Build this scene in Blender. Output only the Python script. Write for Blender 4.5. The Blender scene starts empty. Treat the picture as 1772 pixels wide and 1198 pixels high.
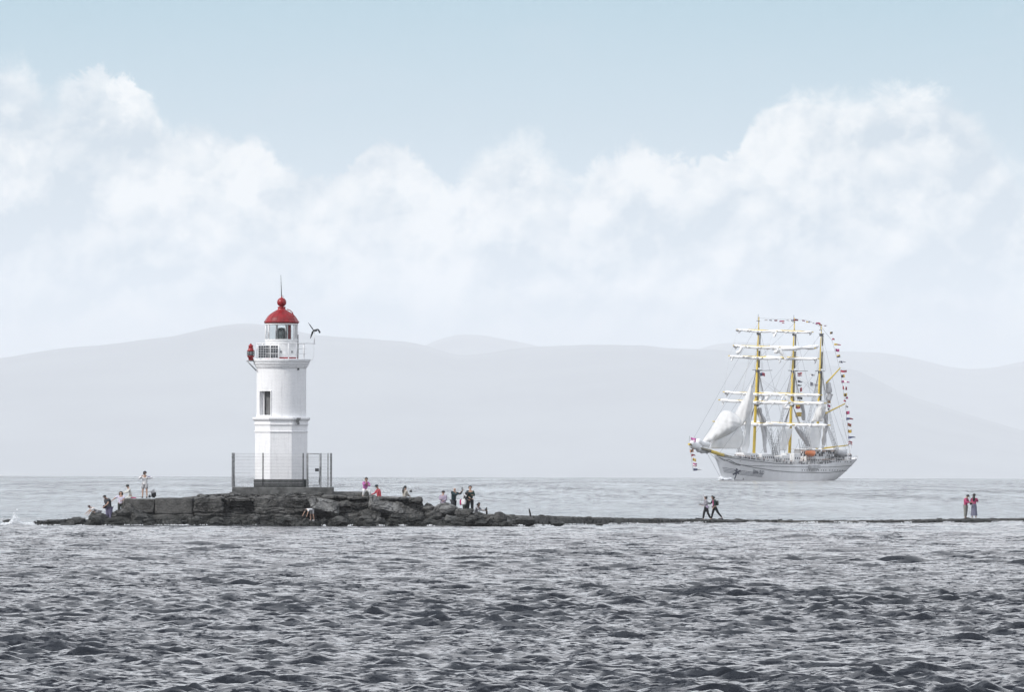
import bpy, bmesh, math, random
import numpy as np
from mathutils import Vector, Matrix, Quaternion, noise as mnoise

R = math.radians
scene = bpy.context.scene
COL = scene.collection

# ------------------------------------------------------------------ camera
# long telephoto 4 m above the sea; world origin at sea level under the camera, +y looks out to sea
EARTH = 6.371e6
FPX = 24800.0            # focal length in pixels of the 1772 px wide photograph
EYE = 4.04
ROLL = math.atan(5.0 / 1772)
cam_data = bpy.data.cameras.new('camera')
cam = bpy.data.objects.new('camera', cam_data)
COL.objects.link(cam)
cam_data.sensor_width = 36.0
cam_data.lens = 36.0 * FPX / 1772
cam_data.clip_start = 1.0
cam_data.clip_end = 400000.0
PITCH = math.atan(200.0 / FPX)
cam.matrix_world = (Matrix.Translation((0, 0, EYE)) @ Matrix.Rotation(R(90) + PITCH, 4, 'X')
                    @ Matrix.Rotation(ROLL, 4, 'Z'))
scene.camera = cam


def at(px, py, Y):
    """pixel of the photograph (1772x1198) and a distance from the camera -> point in the place"""
    d = cam.matrix_world.to_3x3() @ Vector((px - 886, 599 - py, -FPX))
    k = Y / d.y
    return Vector((d.x * k, Y, EYE + d.z * k))


def sea_z(x, y):
    return -(x * x + y * y) / (2 * EARTH)


# ------------------------------------------------------------------ light
SUN_EL, SUN_AZ = R(40), R(-118)      # azimuth from +y towards +x: high on the left, a little behind the camera
sun_dir = Vector((math.sin(SUN_AZ) * math.cos(SUN_EL), math.cos(SUN_AZ) * math.cos(SUN_EL), math.sin(SUN_EL)))
sl = bpy.data.lights.new('sun', 'SUN')
sl.energy = 2.5
sl.angle = R(2.0)
sl.color = (1.0, 0.965, 0.92)
so = bpy.data.objects.new('sun', sl)
COL.objects.link(so)
so.rotation_euler = sun_dir.to_track_quat('Z', 'Y').to_euler()
so.location = (-200, 700, 400)

world = bpy.data.worlds.new('World')
scene.world = world
world.use_nodes = True
wt = world.node_tree
wt.nodes.clear()


class NB:
    """tiny node-building helper"""
    def __init__(s, t): s.t = t
    def n(s, typ, **kw):
        nd = s.t.nodes.new(typ)
        for k, v in kw.items(): setattr(nd, k, v)
        return nd
    def put(s, sock, v):
        if hasattr(v, 'is_linked') or isinstance(v, bpy.types.NodeSocket): s.t.links.new(v, sock)
        else: sock.default_value = v
    def m(s, op, a, b=0.0, c=0.0, clamp=False):
        nd = s.n('ShaderNodeMath', operation=op, use_clamp=clamp)
        s.put(nd.inputs[0], a); s.put(nd.inputs[1], b); s.put(nd.inputs[2], c)
        return nd.outputs[0]
    def mapr(s, v, a, b, c=0.0, d=1.0, smooth=True):
        nd = s.n('ShaderNodeMapRange', interpolation_type='SMOOTHSTEP' if smooth else 'LINEAR')
        s.put(nd.inputs[0], v)
        for i, q in enumerate((a, b, c, d)): s.put(nd.inputs[i + 1], q)
        return nd.outputs[0]
    def xyz(s, x, y, z=0.0):
        nd = s.n('ShaderNodeCombineXYZ')
        for i, q in enumerate((x, y, z)): s.put(nd.inputs[i], q)
        return nd.outputs[0]
    def noise(s, vec, scale, detail=4.0, rough=0.5, dist=0.0, dim='3D'):
        nd = s.n('ShaderNodeTexNoise', noise_dimensions=dim)
        if vec is not None: s.put(nd.inputs['Vector'], vec)
        nd.inputs['Scale'].default_value = scale; nd.inputs['Detail'].default_value = detail
        nd.inputs['Roughness'].default_value = rough; nd.inputs['Distortion'].default_value = dist
        return nd.outputs['Fac']
    def mix(s, f, a, b, blend='MIX'):
        nd = s.n('ShaderNodeMix', data_type='RGBA', blend_type=blend)
        s.put(nd.inputs[0], f); s.put(nd.inputs[6], a); s.put(nd.inputs[7], b)
        return nd.outputs[2]
    def scl(s, v, x, y, z):
        nd = s.n('ShaderNodeVectorMath', operation='MULTIPLY')
        s.put(nd.inputs[0], v); nd.inputs[1].default_value = (x, y, z)
        return nd.outputs[0]


W = NB(wt)
w_out = W.n('ShaderNodeOutputWorld')
w_bg = W.n('ShaderNodeBackground')
tc = W.n('ShaderNodeTexCoord')
sky = W.n('ShaderNodeTexSky', sky_type='NISHITA')
sky.sun_disc = False
sky.sun_elevation = SUN_EL
sky.sun_rotation = SUN_AZ
sky.altitude = 0
sky.air_density = 1.0
sky.dust_density = 1.0
sky.ozone_density = 1.0
sep = W.n('ShaderNodeSeparateXYZ')
wt.links.new(tc.outputs['Generated'], sep.inputs[0])
X, Y_, Z = sep.outputs
KP = FPX / 1000
u = W.m('MULTIPLY', W.m('ARCTAN2', X, Y_), KP)          # azimuth and elevation in units of 1/24.8 rad
v = W.m('MULTIPLY', W.m('ARCSINE', Z), KP)
uv = W.xyz(u, v, 0.0)
# ---- large thin and broken cloud over the whole sky, flattened towards the horizon
zc = W.m('MAXIMUM', Z, 0.04)
plane = W.xyz(W.m('DIVIDE', X, zc), W.m('DIVIDE', Y_, zc), 0.0)
big = W.noise(plane, 0.55, 5.0, 0.55, 0.3)
high_cov = W.mapr(big, 0.34, 0.58, 0.35, 0.97)
blue = W.mix(0.5, W.mix(1.0, sky.outputs[0], (0.09, 0.09, 0.09, 1), 'MULTIPLY'), (0.80, 0.88, 0.95, 1))
white = (1.44, 1.46, 1.54, 1)
dome = W.mix(high_cov, blue, white)
dome = W.mix(W.mapr(Z, 0.22, 0.75, 0, 0.75), dome, W.mix(0.35, blue, (0.20, 0.27, 0.38, 1)))
# ---- low sky: pale blue strip above a bank of cumulus
n1 = W.noise(uv, 5.0, 6.0, 0.55, 0.25)
n2 = W.noise(W.scl(uv, 1, 1.25, 1), 2.6, 3.0, 0.5)
clear = W.mix(W.mapr(v, 0.35, 0.85, 0, 1, False), (0.60, 0.73, 0.83, 1), (0.28, 0.505, 0.62, 1))
streak = W.mapr(W.noise(W.scl(uv, 0.9, 2.6, 1), 2.4, 5.0, 0.6, 0.6), 0.52, 0.74, 0.0, 0.30)
streak = W.m('MULTIPLY', streak, W.mapr(v, 0.45, 0.68, 0, 1))
clear = W.mix(streak, clear, (0.52, 0.62, 0.72, 1))
fc = W.n('ShaderNodeFloatCurve')
tops = [(-1500, 330), (-900, 250), (-500, 200), (-150, 110), (0, 92), (45, 100), (75, 150), (115, 130), (190, 118), (262, 150), (292, 215), (340, 208), (400, 222),
        (450, 232), (500, 278), (560, 300), (620, 268), (670, 242), (725, 262), (765, 300), (810, 262), (860, 222), (930, 225),
        (985, 280), (1030, 258), (1100, 240), (1150, 275), (1200, 262), (1270, 262), (1290, 222), (1330, 165), (1400, 126), (1470, 138), (1560, 128),
        (1640, 160), (1700, 182), (1745, 235), (1790, 262), (1900, 240), (2200, 170), (2600, 230), (3300, 280)]
crv = fc.mapping.curves[0]
pts = [((a + 1500) / 4800, (799 - b) / 1000) for a, b in tops]
crv.points[0].location = pts[0]; crv.points[1].location = pts[-1]
for p in pts[1:-1]:
    crv.points.new(*p)
fc.mapping.update()
W.put(fc.inputs['Value'], W.m('DIVIDE', W.m('ADD', u, -0.886 + 0.886 + 2.386), 4.8))   # u = 0 is pixel column 886
wander = W.m('MULTIPLY', W.m('SUBTRACT', W.noise(W.xyz(u, 0.0, 3.3), 0.35, 2.0, 0.5), 0.5),
             W.mapr(W.m('ABSOLUTE', u), 1.2, 3.0, 0.0, 0.6))
top = W.m('ADD', fc.outputs[0], wander)
n_edge = W.noise(uv, 14.0, 12.0, 0.72, 0.5)
d = W.m('SUBTRACT', W.m('ADD', top, W.m('ADD', W.m('MULTIPLY', W.m('SUBTRACT', n1, 0.5), 0.10),
        W.m('MULTIPLY', W.m('SUBTRACT', n_edge, 0.5), 0.13))), v)
soft = W.mapr(n2, 0.35, 0.65, 0.015, 0.09)
cov = W.mapr(d, 0.0, soft)
rim = W.m('POWER', 2.718, W.m('MULTIPLY', W.m('MAXIMUM', d, 0.0), -9.0))
# billows: a second, lower set of cloud heads inside the bank
vb = W.m('ADD', v, W.m('MULTIPLY', n2, 0.55))
n3 = W.noise(W.xyz(u, v, 7.0), 4.6, 8.0, 0.52, 0.15)
n3u = W.noise(W.xyz(W.m('ADD', u, -0.012), W.m('ADD', v, 0.03), 7.0), 4.6, 8.0, 0.52, 0.15)
relief = W.m('MULTIPLY', W.m('SUBTRACT', n3, n3u), 5.0)
n4 = W.noise(W.xyz(u, v, 2.2), 4.2, 9.0, 0.55, 0.15)
lobes = W.m('MULTIPLY', W.mapr(n4, 0.48, 0.54), 0.32)
n5 = W.noise(W.xyz(u, W.m('MULTIPLY', v, 1.3), 9.1), 8.5, 9.0, 0.55, 0.2)
lobes = W.m('ADD', lobes, W.m('MULTIPLY', W.mapr(n5, 0.50, 0.55), 0.24))
lobes = W.m('MULTIPLY', W.m('SUBTRACT', lobes, 0.08), W.mapr(v, 0.15, 0.5, 0.4, 1.0))
bright = W.m('ADD', W.m('ADD', W.m('ADD', W.m('MULTIPLY', rim, 0.70), lobes), relief), W.m('MULTIPLY', W.m('SUBTRACT', n3, 0.42), 1.4), clamp=True)
cloud_hi = (1.02, 1.04, 1.03, 1)
cloud_lo = (0.52, 0.64, 0.73, 1)
cl = W.mix(bright, cloud_lo, cloud_hi)
cl = W.mix(W.mapr(v, 0.0, 0.40, 1, 0), cl, (0.60, 0.69, 0.78, 1))
low = W.mix(W.m('MULTIPLY', cov, 0.90), clear, cl)
full = W.mix(W.mapr(v, 0.9, 1.8, 0, 1), low, dome)
wt.links.new(full, w_bg.inputs[0])
w_bg.inputs[1].default_value = 1.0
wt.links.new(w_bg.outputs[0], w_out.inputs[0])

vs = scene.view_settings
vs.view_transform = 'Standard'
vs.look = 'None'
vs.exposure = 0.22
vs.gamma = 1.0
vs.use_curve_mapping = False
scene.render.engine = 'CYCLES'
scene.cycles.max_bounces = 6
scene.cycles.volume_bounces = 2
scene.cycles.transparent_max_bounces = 12
scene.cycles.use_denoising = True
scene.cycles.sample_clamp_indirect = 4.0

# ------------------------------------------------------------------ helpers


def setp(o, label=None, cat=None, group=None, kind=None):
    if label: o['label'] = label
    if cat: o['category'] = cat
    if group: o['group'] = group
    if kind: o['kind'] = kind
    return o


def thing(name, loc, label=None, cat=None, group=None, rz=0.0, kind=None):
    o = bpy.data.objects.new(name, None)
    COL.objects.link(o)
    o.location = loc
    o.rotation_euler = (0, 0, rz)
    o.empty_display_size = 0.3
    return setp(o, label, cat, group, kind)


def obj(name, me, mats=None, parent=None, loc=None, **kw):
    """link a mesh datablock (or bmesh) as one object"""
    if isinstance(me, bmesh.types.BMesh):
        bm = me
        me = bpy.data.meshes.new(name)
        bm.normal_update()
        bm.to_mesh(me)
        bm.free()
    if mats is not None and len(me.materials) == 0:
        for m in (mats if isinstance(mats, (list, tuple)) else [mats]):
            me.materials.append(m)
    o = bpy.data.objects.new(name, me)
    COL.objects.link(o)
    if parent is not None: o.parent = parent
    if loc is not None: o.location = loc
    return setp(o, **kw)


def pydata(name, V, F, smooth=False):
    me = bpy.data.meshes.new(name)
    me.from_pydata([tuple(p) for p in V], [], F)
    if smooth:
        me.polygons.foreach_set('use_smooth', [True] * len(me.polygons))
    me.update()
    return me


def grid_mesh(name, P, smooth=True, closed_u=False):
    """P: array (rows, cols, 3) -> quad sheet"""
    r, c, _ = P.shape
    me = bpy.data.meshes.new(name)
    idx = np.arange(r * c, dtype=np.int32).reshape(r, c)
    if closed_u:
        idx = np.concatenate([idx, idx[:, :1]], 1)
    q = np.stack([idx[:-1, :-1], idx[:-1, 1:], idx[1:, 1:], idx[1:, :-1]], -1).reshape(-1, 4)
    me.vertices.add(r * c)
    me.vertices.foreach_set('co', P.reshape(-1).astype(np.float32))
    me.loops.add(q.size)
    me.loops.foreach_set('vertex_index', q.reshape(-1))
    me.polygons.add(len(q))
    me.polygons.foreach_set('loop_start', np.arange(0, q.size, 4, dtype=np.int32))
    me.polygons.foreach_set('use_smooth', np.full(len(q), smooth))
    me.update(calc_edges=True)
    return me


def add_box(bm, c, s, rot=None, mi=0):
    r = bmesh.ops.create_cube(bm, size=1.0)
    M = Matrix.Translation(c) @ (rot.to_4x4() if rot is not None else Matrix.Identity(4)) @ Matrix.Diagonal((s[0], s[1], s[2], 1))
    bmesh.ops.transform(bm, matrix=M, verts=r['verts'])
    if mi:
        for f in {f for vv in r['verts'] for f in vv.link_faces}: f.material_index = mi
    return r['verts']


def add_bar(bm, p, q, r, r2=None, n=8, mi=0, smooth=True):
    p, q = Vector(p), Vector(q)
    dd = q - p
    if dd.length < 1e-6: return
    rr = bmesh.ops.create_cone(bm, cap_ends=True, segments=n, radius1=r, radius2=r if r2 is None else r2, depth=dd.length)
    M = Matrix.Translation((p + q) / 2) @ dd.to_track_quat('Z', 'Y').to_matrix().to_4x4()
    bmesh.ops.transform(bm, matrix=M, verts=rr['verts'])
    for f in {f for vv in rr['verts'] for f in vv.link_faces}:
        f.material_index = mi
        if smooth and len(f.verts) == 4: f.smooth = True


def add_lathe(bm, prof, n=48, c=(0, 0, 0), mi=0, smooth=True, a0=0.0, cap=True):
    rings = []
    for (r, z) in prof:
        ring = [bm.verts.new((c[0] + r * math.cos(a0 + 2 * math.pi * k / n), c[1] + r * math.sin(a0 + 2 * math.pi * k / n), c[2] + z)) for k in range(n)]
        rings.append(ring)
    for a, b in zip(rings[:-1], rings[1:]):
        for k in range(n):
            f = bm.faces.new((a[k], a[(k + 1) % n], b[(k + 1) % n], b[k]))
            f.material_index = mi
            f.smooth = smooth
    if cap:
        for ring, rev in ((rings[0], True), (rings[-1], False)):
            f = bm.faces.new(ring[::-1] if rev else ring); f.material_index = mi
    return rings


def add_tube(bm, pts, rad, n=8, mi=0, cap=True):
    """tube along a polyline; rad: number or list"""
    pts = [Vector(p) for p in pts]
    rad = rad if isinstance(rad, (list, tuple)) else [rad] * len(pts)
    rings = []
    up = None
    for i, p in enumerate(pts):
        t = (pts[min(i + 1, len(pts) - 1)] - pts[max(i - 1, 0)]).normalized()
        if up is None:
            up = t.orthogonal().normalized()
        else:
            up = (up - t * up.dot(t)).normalized()
        w = t.cross(up)
        rings.append([bm.verts.new(p + (up * math.cos(2 * math.pi * k / n) + w * math.sin(2 * math.pi * k / n)) * rad[i]) for k in range(n)])
    for a, b in zip(rings[:-1], rings[1:]):
        for k in range(n):
            f = bm.faces.new((a[k], a[(k + 1) % n], b[(k + 1) % n], b[k]))
            f.smooth = True; f.material_index = mi
    if cap:
        for ring in (rings[0][::-1], rings[-1]):
            f = bm.faces.new(ring); f.material_index = mi


MATS = {}


def mat(name, color, rough=0.6, metal=0.0, var=0.0, vscale=3.0, bump=0.0, bscale=20.0, spec=0.5, sub=None):
    """plain procedural material: colour broken up by noise, fine relief"""
    if name in MATS: return MATS[name]
    m = bpy.data.materials.new(name)
    m.use_nodes = True
    B = NB(m.node_tree)
    p = m.node_tree.nodes['Principled BSDF']
    p.inputs['Roughness'].default_value = rough
    p.inputs['Metallic'].default_value = metal
    p.inputs['Specular IOR Level'].default_value = spec
    co = B.n('ShaderNodeTexCoord').outputs['Object']
    c = (*color, 1)
    if var:
        f = B.mapr(B.noise(co, vscale, 6.0, 0.6), 0.3, 0.7)
        dk = tuple(q * (1 - var) for q in color) + (1,)
        lt = tuple(min(1, q * (1 + var * 0.6)) for q in color) + (1,)
        B.put(p.inputs['Base Color'], B.mix(f, dk, lt))
    else:
        p.inputs['Base Color'].default_value = c
    if bump:
        b = B.n('ShaderNodeBump')
        b.inputs['Distance'].default_value = bump
        B.put(b.inputs['Height'], B.noise(co, bscale, 5.0, 0.6))
        B.put(p.inputs['Normal'], b.outputs[0])
    MATS[name] = m
    return m

# ------------------------------------------------------------------ sea
rng = np.random.default_rng(7)


def build_sea():
    FINE = R(2.55)
    fine = np.linspace(-FINE, FINE, 560)
    coarse = np.linspace(FINE, 2 * math.pi - FINE, 34)[1:-1]
    th = np.concatenate([fine, coarse])
    rows = [0.5, 8, 25, 60, 110, 160, 200, 222]
    r = 234.0
    while r < 950: rows.append(r); r *= 1.00056 + 0.00030 * min(1, max(0, (r - 400) / 500))
    while r < 2300: rows.append(r); r *= 1 + 0.00086 * (r / 950) ** 1.9
    while r < 8000: rows.append(r); r *= 1.005
    while r < 40000: rows.append(r); r *= 1.06
    rr = np.array(rows)
    dr = np.gradient(rr)
    RR, TH = np.meshgrid(rr, th, indexing='ij')
    DR = np.broadcast_to(dr[:, None], RR.shape)
    Xs, Ys = RR * np.sin(TH), RR * np.cos(TH)
    Zs = -RR ** 2 / (2 * EARTH)
    DX = np.zeros_like(Xs); DY = np.zeros_like(Xs); DZ = np.zeros_like(Xs)
    nf = len(fine)
    x = Xs[:, :nf]; y = Ys[:, :nf]; drf = DR[:, :nf]
    # slow patches of stronger and weaker chop
    gust = 1.0 + 0.14 * np.sin(x / 31 + y / 47 + 1.0) * np.sin(y / 83 + 0.4) + 0.12 * np.sin(x / 12.3 - y / 29 + 2) + 0.12 * np.sin(x / 5.1 + y / 13.7)
    NW = 150
    dz = np.zeros_like(x); dx = np.zeros_like(x); dy = np.zeros_like(x)
    for i in range(NW):
        lam = 0.27 * (3.6 / 0.27) ** ((i + rng.random()) / NW)
        spread = R(72) if lam < 1.6 else R(42)
        a = R(82) + spread * (rng.random() + rng.random() + rng.random() - 1.5) * 1.1
        k = 2 * math.pi / lam
        kx, ky = k * math.cos(a), k * math.sin(a)
        steep = 0.076 * (1.0 if lam < 0.75 else (0.75 / lam) ** (0.95 if lam < 1.6 else 1.25))
        amp = steep / k * math.sqrt(120 / NW)
        w = np.clip((lam / drf - 2.0) / 3.0, 0, 1)
        ph = kx * x + ky * y + rng.random() * 6.283 + 0.6 * np.sin(x / (3.1 * lam) + i) + 0.5 * np.sin(y / (4.3 * lam) + 2 * i)
        rough_sea = 1.0 + (0.75 * np.clip((RR[:, :nf] - 280) / 350, 0, 1) if 0.45 < lam < 1.7 else 1.25 * np.clip((RR[:, :nf] - 480) / 260, 0, 1) if lam >= 1.7 else 0)
        ww = w * amp * (gust if lam < 3 else 1.0) * rough_sea
        s, c = np.sin(ph), np.cos(ph)
        dz += ww * s
        dx += ww * c * math.cos(a) * 0.9
        dy += ww * c * math.sin(a) * 0.9
    edge = np.clip((RR[:, :nf] - 222) / 20, 0, 1) * np.clip((FINE - np.abs(TH[:, :nf])) / R(0.06), 0, 1)
    # peaked crests
    dz = dz + 0.9 * np.clip(dz, 0, None) ** 2
    Zs[:, :nf] += dz * edge
    Xs[:, :nf] += dx * edge
    Ys[:, :nf] += dy * edge
    P = np.stack([Xs, Ys, Zs], -1)
    return grid_mesh('sea', P[:, ::-1], True, closed_u=True)


m_sea = bpy.data.materials.new('sea_water')
m_sea.use_nodes = True
S = NB(m_sea.node_tree)
sp = m_sea.node_tree.nodes['Principled BSDF']
sp.inputs['Base Color'].default_value = (0.011, 0.013, 0.018, 1)
sp.inputs['IOR'].default_value = 1.333
sp.inputs['Roughness'].default_value = 0.12
geo = S.n('ShaderNodeNewGeometry')
pos = geo.outputs['Position']
# ripples too small for the mesh: slopes straight from noise, rougher in gusts and between the windrows


def nvec(scale, sx, sy, det, rough):
    nd = S.n('ShaderNodeTexNoise')
    S.put(nd.inputs['Vector'], S.scl(pos, sx, sy, 1.0))
    nd.inputs['Scale'].default_value = scale
    nd.inputs['Detail'].default_value = det
    nd.inputs['Roughness'].default_value = rough
    nd.inputs['Distortion'].default_value = 0.4
    q = S.n('ShaderNodeVectorMath', operation='SUBTRACT')
    S.put(q.inputs[0], nd.outputs['Color'])
    q.inputs[1].default_value = (0.5, 0.5, 0.5)
    return q.outputs[0]


dist = S.n('ShaderNodeVectorMath', operation='LENGTH')
S.put(dist.inputs[0], pos)
far = S.mapr(dist.outputs['Value'], 850, 1900, 0, 1)
mid = S.mapr(dist.outputs['Value'], 280, 950, 0, 1)
patch = S.mapr(S.noise(S.scl(pos, 1.0, 0.30, 1.0), 0.05, 4.0, 0.6), 0.35, 0.65, 0.7, 1.25)
sN = S.noise(S.scl(pos, 1.0, 0.030, 1.0), 0.95, 6.0, 0.66, 0.3)
sN2 = S.noise(S.scl(pos, 1.0, 0.035, 1.0), 0.07, 4.0, 0.55, 0.3)
tilt = S.m('MULTIPLY', S.m('ADD', S.m('SUBTRACT', sN, 0.46), S.m('MULTIPLY', S.m('SUBTRACT', sN2, 0.5), 0.5)), S.m('MULTIPLY', far, -1.7))
amp_f = patch
fineN = S.n('ShaderNodeVectorMath', operation='SCALE')
S.put(fineN.inputs[0], nvec(4.6, 1.0, 1.5, 5.0, 0.66))
S.put(fineN.inputs['Scale'], S.m('MULTIPLY', amp_f, S.m('ADD', S.m('MULTIPLY', mid, -0.4), 3.7)))
midN = S.n('ShaderNodeVectorMath', operation='SCALE')
S.put(midN.inputs[0], nvec(0.9, 0.8, 1.3, 4.0, 0.6))
S.put(midN.inputs['Scale'], S.m('MULTIPLY', amp_f, S.m('ADD', S.m('MULTIPLY', S.m('SUBTRACT', mid, S.m('MULTIPLY', far, 0.7)), 2.2), 0.40)))
add1 = S.n('ShaderNodeVectorMath', operation='ADD')
S.put(add1.inputs[0], fineN.outputs[0]); S.put(add1.inputs[1], midN.outputs[0])
flat = S.scl(add1.outputs[0], 1, 1, 0)
add2 = S.n('ShaderNodeVectorMath', operation='ADD')
S.put(add2.inputs[0], geo.outputs['Normal']); S.put(add2.inputs[1], flat)
nrm = S.n('ShaderNodeVectorMath', operation='NORMALIZE')
add3 = S.n('ShaderNodeVectorMath', operation='ADD')
S.put(add3.inputs[0], add2.outputs[0]); S.put(add3.inputs[1], S.xyz(0.0, tilt, 0.0))
S.put(nrm.inputs[0], add3.outputs[0])
S.put(sp.inputs['Normal'], nrm.outputs[0])
sea = obj('sea', build_sea(), m_sea, kind='structure')

# ------------------------------------------------------------------ hills across the bay


def ridge_interp(pts, px):
    xs = [p[0] for p in pts]; ys = [p[1] for p in pts]
    # smooth interpolation
    f = np.interp(px, xs, ys)
    g = sum(np.interp(px + o, xs, ys) for o in (-22, -11, 11, 22))
    return (f + g) / 5


def fbm(x, y, seed, octs=5, base=1.0, gain=0.5):
    out = np.zeros_like(x); a = 1.0; f = base
    r = np.random.default_rng(seed)
    for o in range(octs):
        for q in range(4):
            an = r.random() * 6.283; ph = r.random() * 6.283
            out += a / 4 * np.sin(f * (math.cos(an) * x + math.sin(an) * y) + ph + 1.7 * np.sin(f * 0.6 * (math.sin(an) * x - math.cos(an) * y) + ph * 2))
        a *= gain; f *= 2.03
    return out


def build_hill(name, pts, Y, seed, depth=7000, span=24000):
    """heightfield ridge whose crest follows pts (pixels) when seen from the shore opposite"""
    nx, ny = 900, 70
    xs = np.linspace(-span, span, nx)
    xs = np.sign(xs) * np.abs(xs / span) ** 1.3 * span
    px = 886 + xs / Y * FPX
    top = EYE + (799 - ridge_interp(pts, px)) / FPX * Y
    base = -128.0
    ys = np.linspace(-1, 1, ny)
    Xg, T = np.meshgrid(xs, ys)
    top = top + fbm(xs / 60, xs * 0, seed + 8, 4, 1.0, 0.6) * Y / FPX * 0.45
    hh = (top - base)[None, :]
    prof = np.cos(T * math.pi / 2) ** 0.9
    spur = fbm(Xg / 1100, T * 3.0, seed, 5, 1.0, 0.55) * 0.14
    spur2 = fbm(Xg / 150, T * 9.0, seed + 3, 5, 1.0, 0.6) * 0.016
    Zg = base + hh * np.clip(prof * (1 + (spur + spur2) * (1 - prof) * 2.2) + spur2 * 0.35, 0.0, 1.02)
    P = np.stack([Xg, Y + T * depth, Zg], -1)
    return P


front_ridge = [(-3500, 700), (-1500, 640), (-600, 655), (0, 624), (100, 607), (200, 596), (300, 584), (380, 567), (430, 560), (480, 566), (550, 582), (620, 588), (720, 594), (770, 610),
               (800, 617), (850, 612), (900, 602), (1000, 598), (1100, 596), (1140, 602), (1200, 605), (1240, 606), (1300, 612), (1400, 623),
               (1480, 638), (1560, 680), (1640, 706), (1772, 745), (1950, 790), (2300, 800), (3200, 740), (5000, 700)]
back_ridge = [(-3500, 640), (-900, 690), (200, 700), (500, 690), (640, 640), (740, 598), (775, 583), (808, 578), (860, 583), (920, 597), (1000, 620), (1100, 640), (1180, 615),
              (1215, 600), (1262, 591), (1330, 594), (1420, 607), (1530, 608), (1600, 623), (1650, 636), (1700, 637), (1772, 624), (1900, 596), (2200, 610), (3500, 660)]
m_hill = mat('forested_slope', (0.06, 0.066, 0.06), 0.95, var=0.85, vscale=0.0011)
obj('hill', grid_mesh('hill', build_hill('hill', front_ridge, 80000, 5)), m_hill, kind='structure')
obj('hill', grid_mesh('hill', build_hill('hill', back_ridge, 97000, 11, depth=5500)), m_hill, kind='structure')

# ------------------------------------------------------------------ haze over the bay
bm = bmesh.new()
add_box(bm, (0, 0, (900 - 132) / 2), (220000, 220000, 900 + 132))
m_haze = bpy.data.materials.new('haze')
m_haze.use_nodes = True
m_haze.node_tree.nodes.clear()
hz_o = m_haze.node_tree.nodes.new('ShaderNodeOutputMaterial')
hz = m_haze.node_tree.nodes.new('ShaderNodeVolumePrincipled')
hz.inputs['Color'].default_value = (0.965, 0.978, 1.0, 1)
hz.inputs['Density'].default_value = 2.3e-5
hz.inputs['Anisotropy'].default_value = 0.0
m_haze.node_tree.links.new(hz.outputs[0], hz_o.inputs['Volume'])
obj('haze', bm, m_haze, kind='stuff')

# ================================================================== materials
def wall_material(name, color, cx, cy, rough=0.75):
    """whitewashed masonry: courses show through the paint, faint grime streaks"""
    m = bpy.data.materials.new(name); m.use_nodes = True
    B = NB(m.node_tree); p = m.node_tree.nodes['Principled BSDF']
    p.inputs['Roughness'].default_value = rough
    g = B.n('ShaderNodeTexCoord').outputs['Object']
    s = B.n('ShaderNodeSeparateXYZ'); B.put(s.inputs[0], g)
    ang = B.m('MULTIPLY', B.m('ARCTAN2', s.outputs[0], s.outputs[1]), 1.6)
    wob = B.noise(g, 5.0, 3.0)
    br = B.n('ShaderNodeTexBrick')
    br.inputs['Scale'].default_value = 1.0
    br.inputs['Brick Width'].default_value = 0.27
    br.inputs['Row Height'].default_value = 0.085
    br.inputs['Mortar Size'].default_value = 0.012
    br.inputs['Mortar Smooth'].default_value = 0.4
    br.inputs['Color1'].default_value = (1, 1, 1, 1); br.inputs['Color2'].default_value = (0.86, 0.86, 0.86, 1)
    br.inputs['Mortar'].default_value = (0.55, 0.55, 0.55, 1)
    B.put(br.inputs['Vector'], B.xyz(B.m('ADD', ang, B.m('MULTIPLY', wob, 0.05)), B.m('ADD', s.outputs[2], B.m('MULTIPLY', wob, 0.035)), 0.0))
    n = B.noise(g, 3.0, 8.0, 0.65)
    streaks = B.noise(B.scl(g, 3.5, 3.5, 0.35), 2.2, 6.0, 0.65)
    dirt = B.m('MULTIPLY', B.mapr(streaks, 0.48, 0.76), 0.36)
    dirt = B.m('ADD', dirt, B.m('MULTIPLY', B.mapr(n, 0.50, 0.75), 0.13))
    c = B.mix(dirt, (*color, 1), (color[0] * 0.62, color[1] * 0.62, color[2] * 0.63, 1))
    c = B.mix(0.30, c, br.outputs['Color'], 'MULTIPLY')
    B.put(p.inputs['Base Color'], c)
    bp = B.n('ShaderNodeBump'); bp.inputs['Distance'].default_value = 0.03
    B.put(bp.inputs['Height'], B.m('ADD', B.m('MULTIPLY', br.outputs['Color'], 0.35), n))
    B.put(p.inputs['Normal'], bp.outputs[0])
    return m


LY = 907.0
PXM = LY / FPX
LX = at(486.5, 840, LY).x


def H(py): return at(486.5, py, LY).z


m_wall = wall_material('whitewashed_masonry', (0.86, 0.86, 0.87), LX, LY)
m_white = mat('white_paint', (0.80, 0.80, 0.80), 0.45, var=0.10, vscale=2.5)
m_red = mat('red_paint', (0.27, 0.006, 0.010), 0.36, var=0.35, vscale=1.6, bump=0.03, bscale=2.5)
m_plinth = mat('tarred_plinth', (0.024, 0.028, 0.028), 0.8, var=0.35, vscale=3.0, bump=0.03, bscale=9)
m_conc = mat('weathered_concrete', (0.105, 0.106, 0.104), 0.92, var=0.5, vscale=1.8, bump=0.05, bscale=6)
m_mortar = mat('repair_mortar', (0.34, 0.34, 0.34), 0.92, var=0.3, vscale=5)
m_steel = mat('galvanised_steel', (0.27, 0.275, 0.28), 0.5, 0.6, var=0.35, vscale=6)
m_wire = mat('bright_wire', (0.50, 0.50, 0.52), 0.5, var=0.2)
m_darksteel = mat('dark_steel', (0.05, 0.052, 0.055), 0.5, 0.4, var=0.3)
m_dark = mat('dark_interior', (0.10, 0.10, 0.105), 0.85, var=0.2)
m_glass = bpy.data.materials.new('lantern_glass'); m_glass.use_nodes = True
_g = NB(m_glass.node_tree); m_glass.node_tree.nodes.clear()
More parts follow.
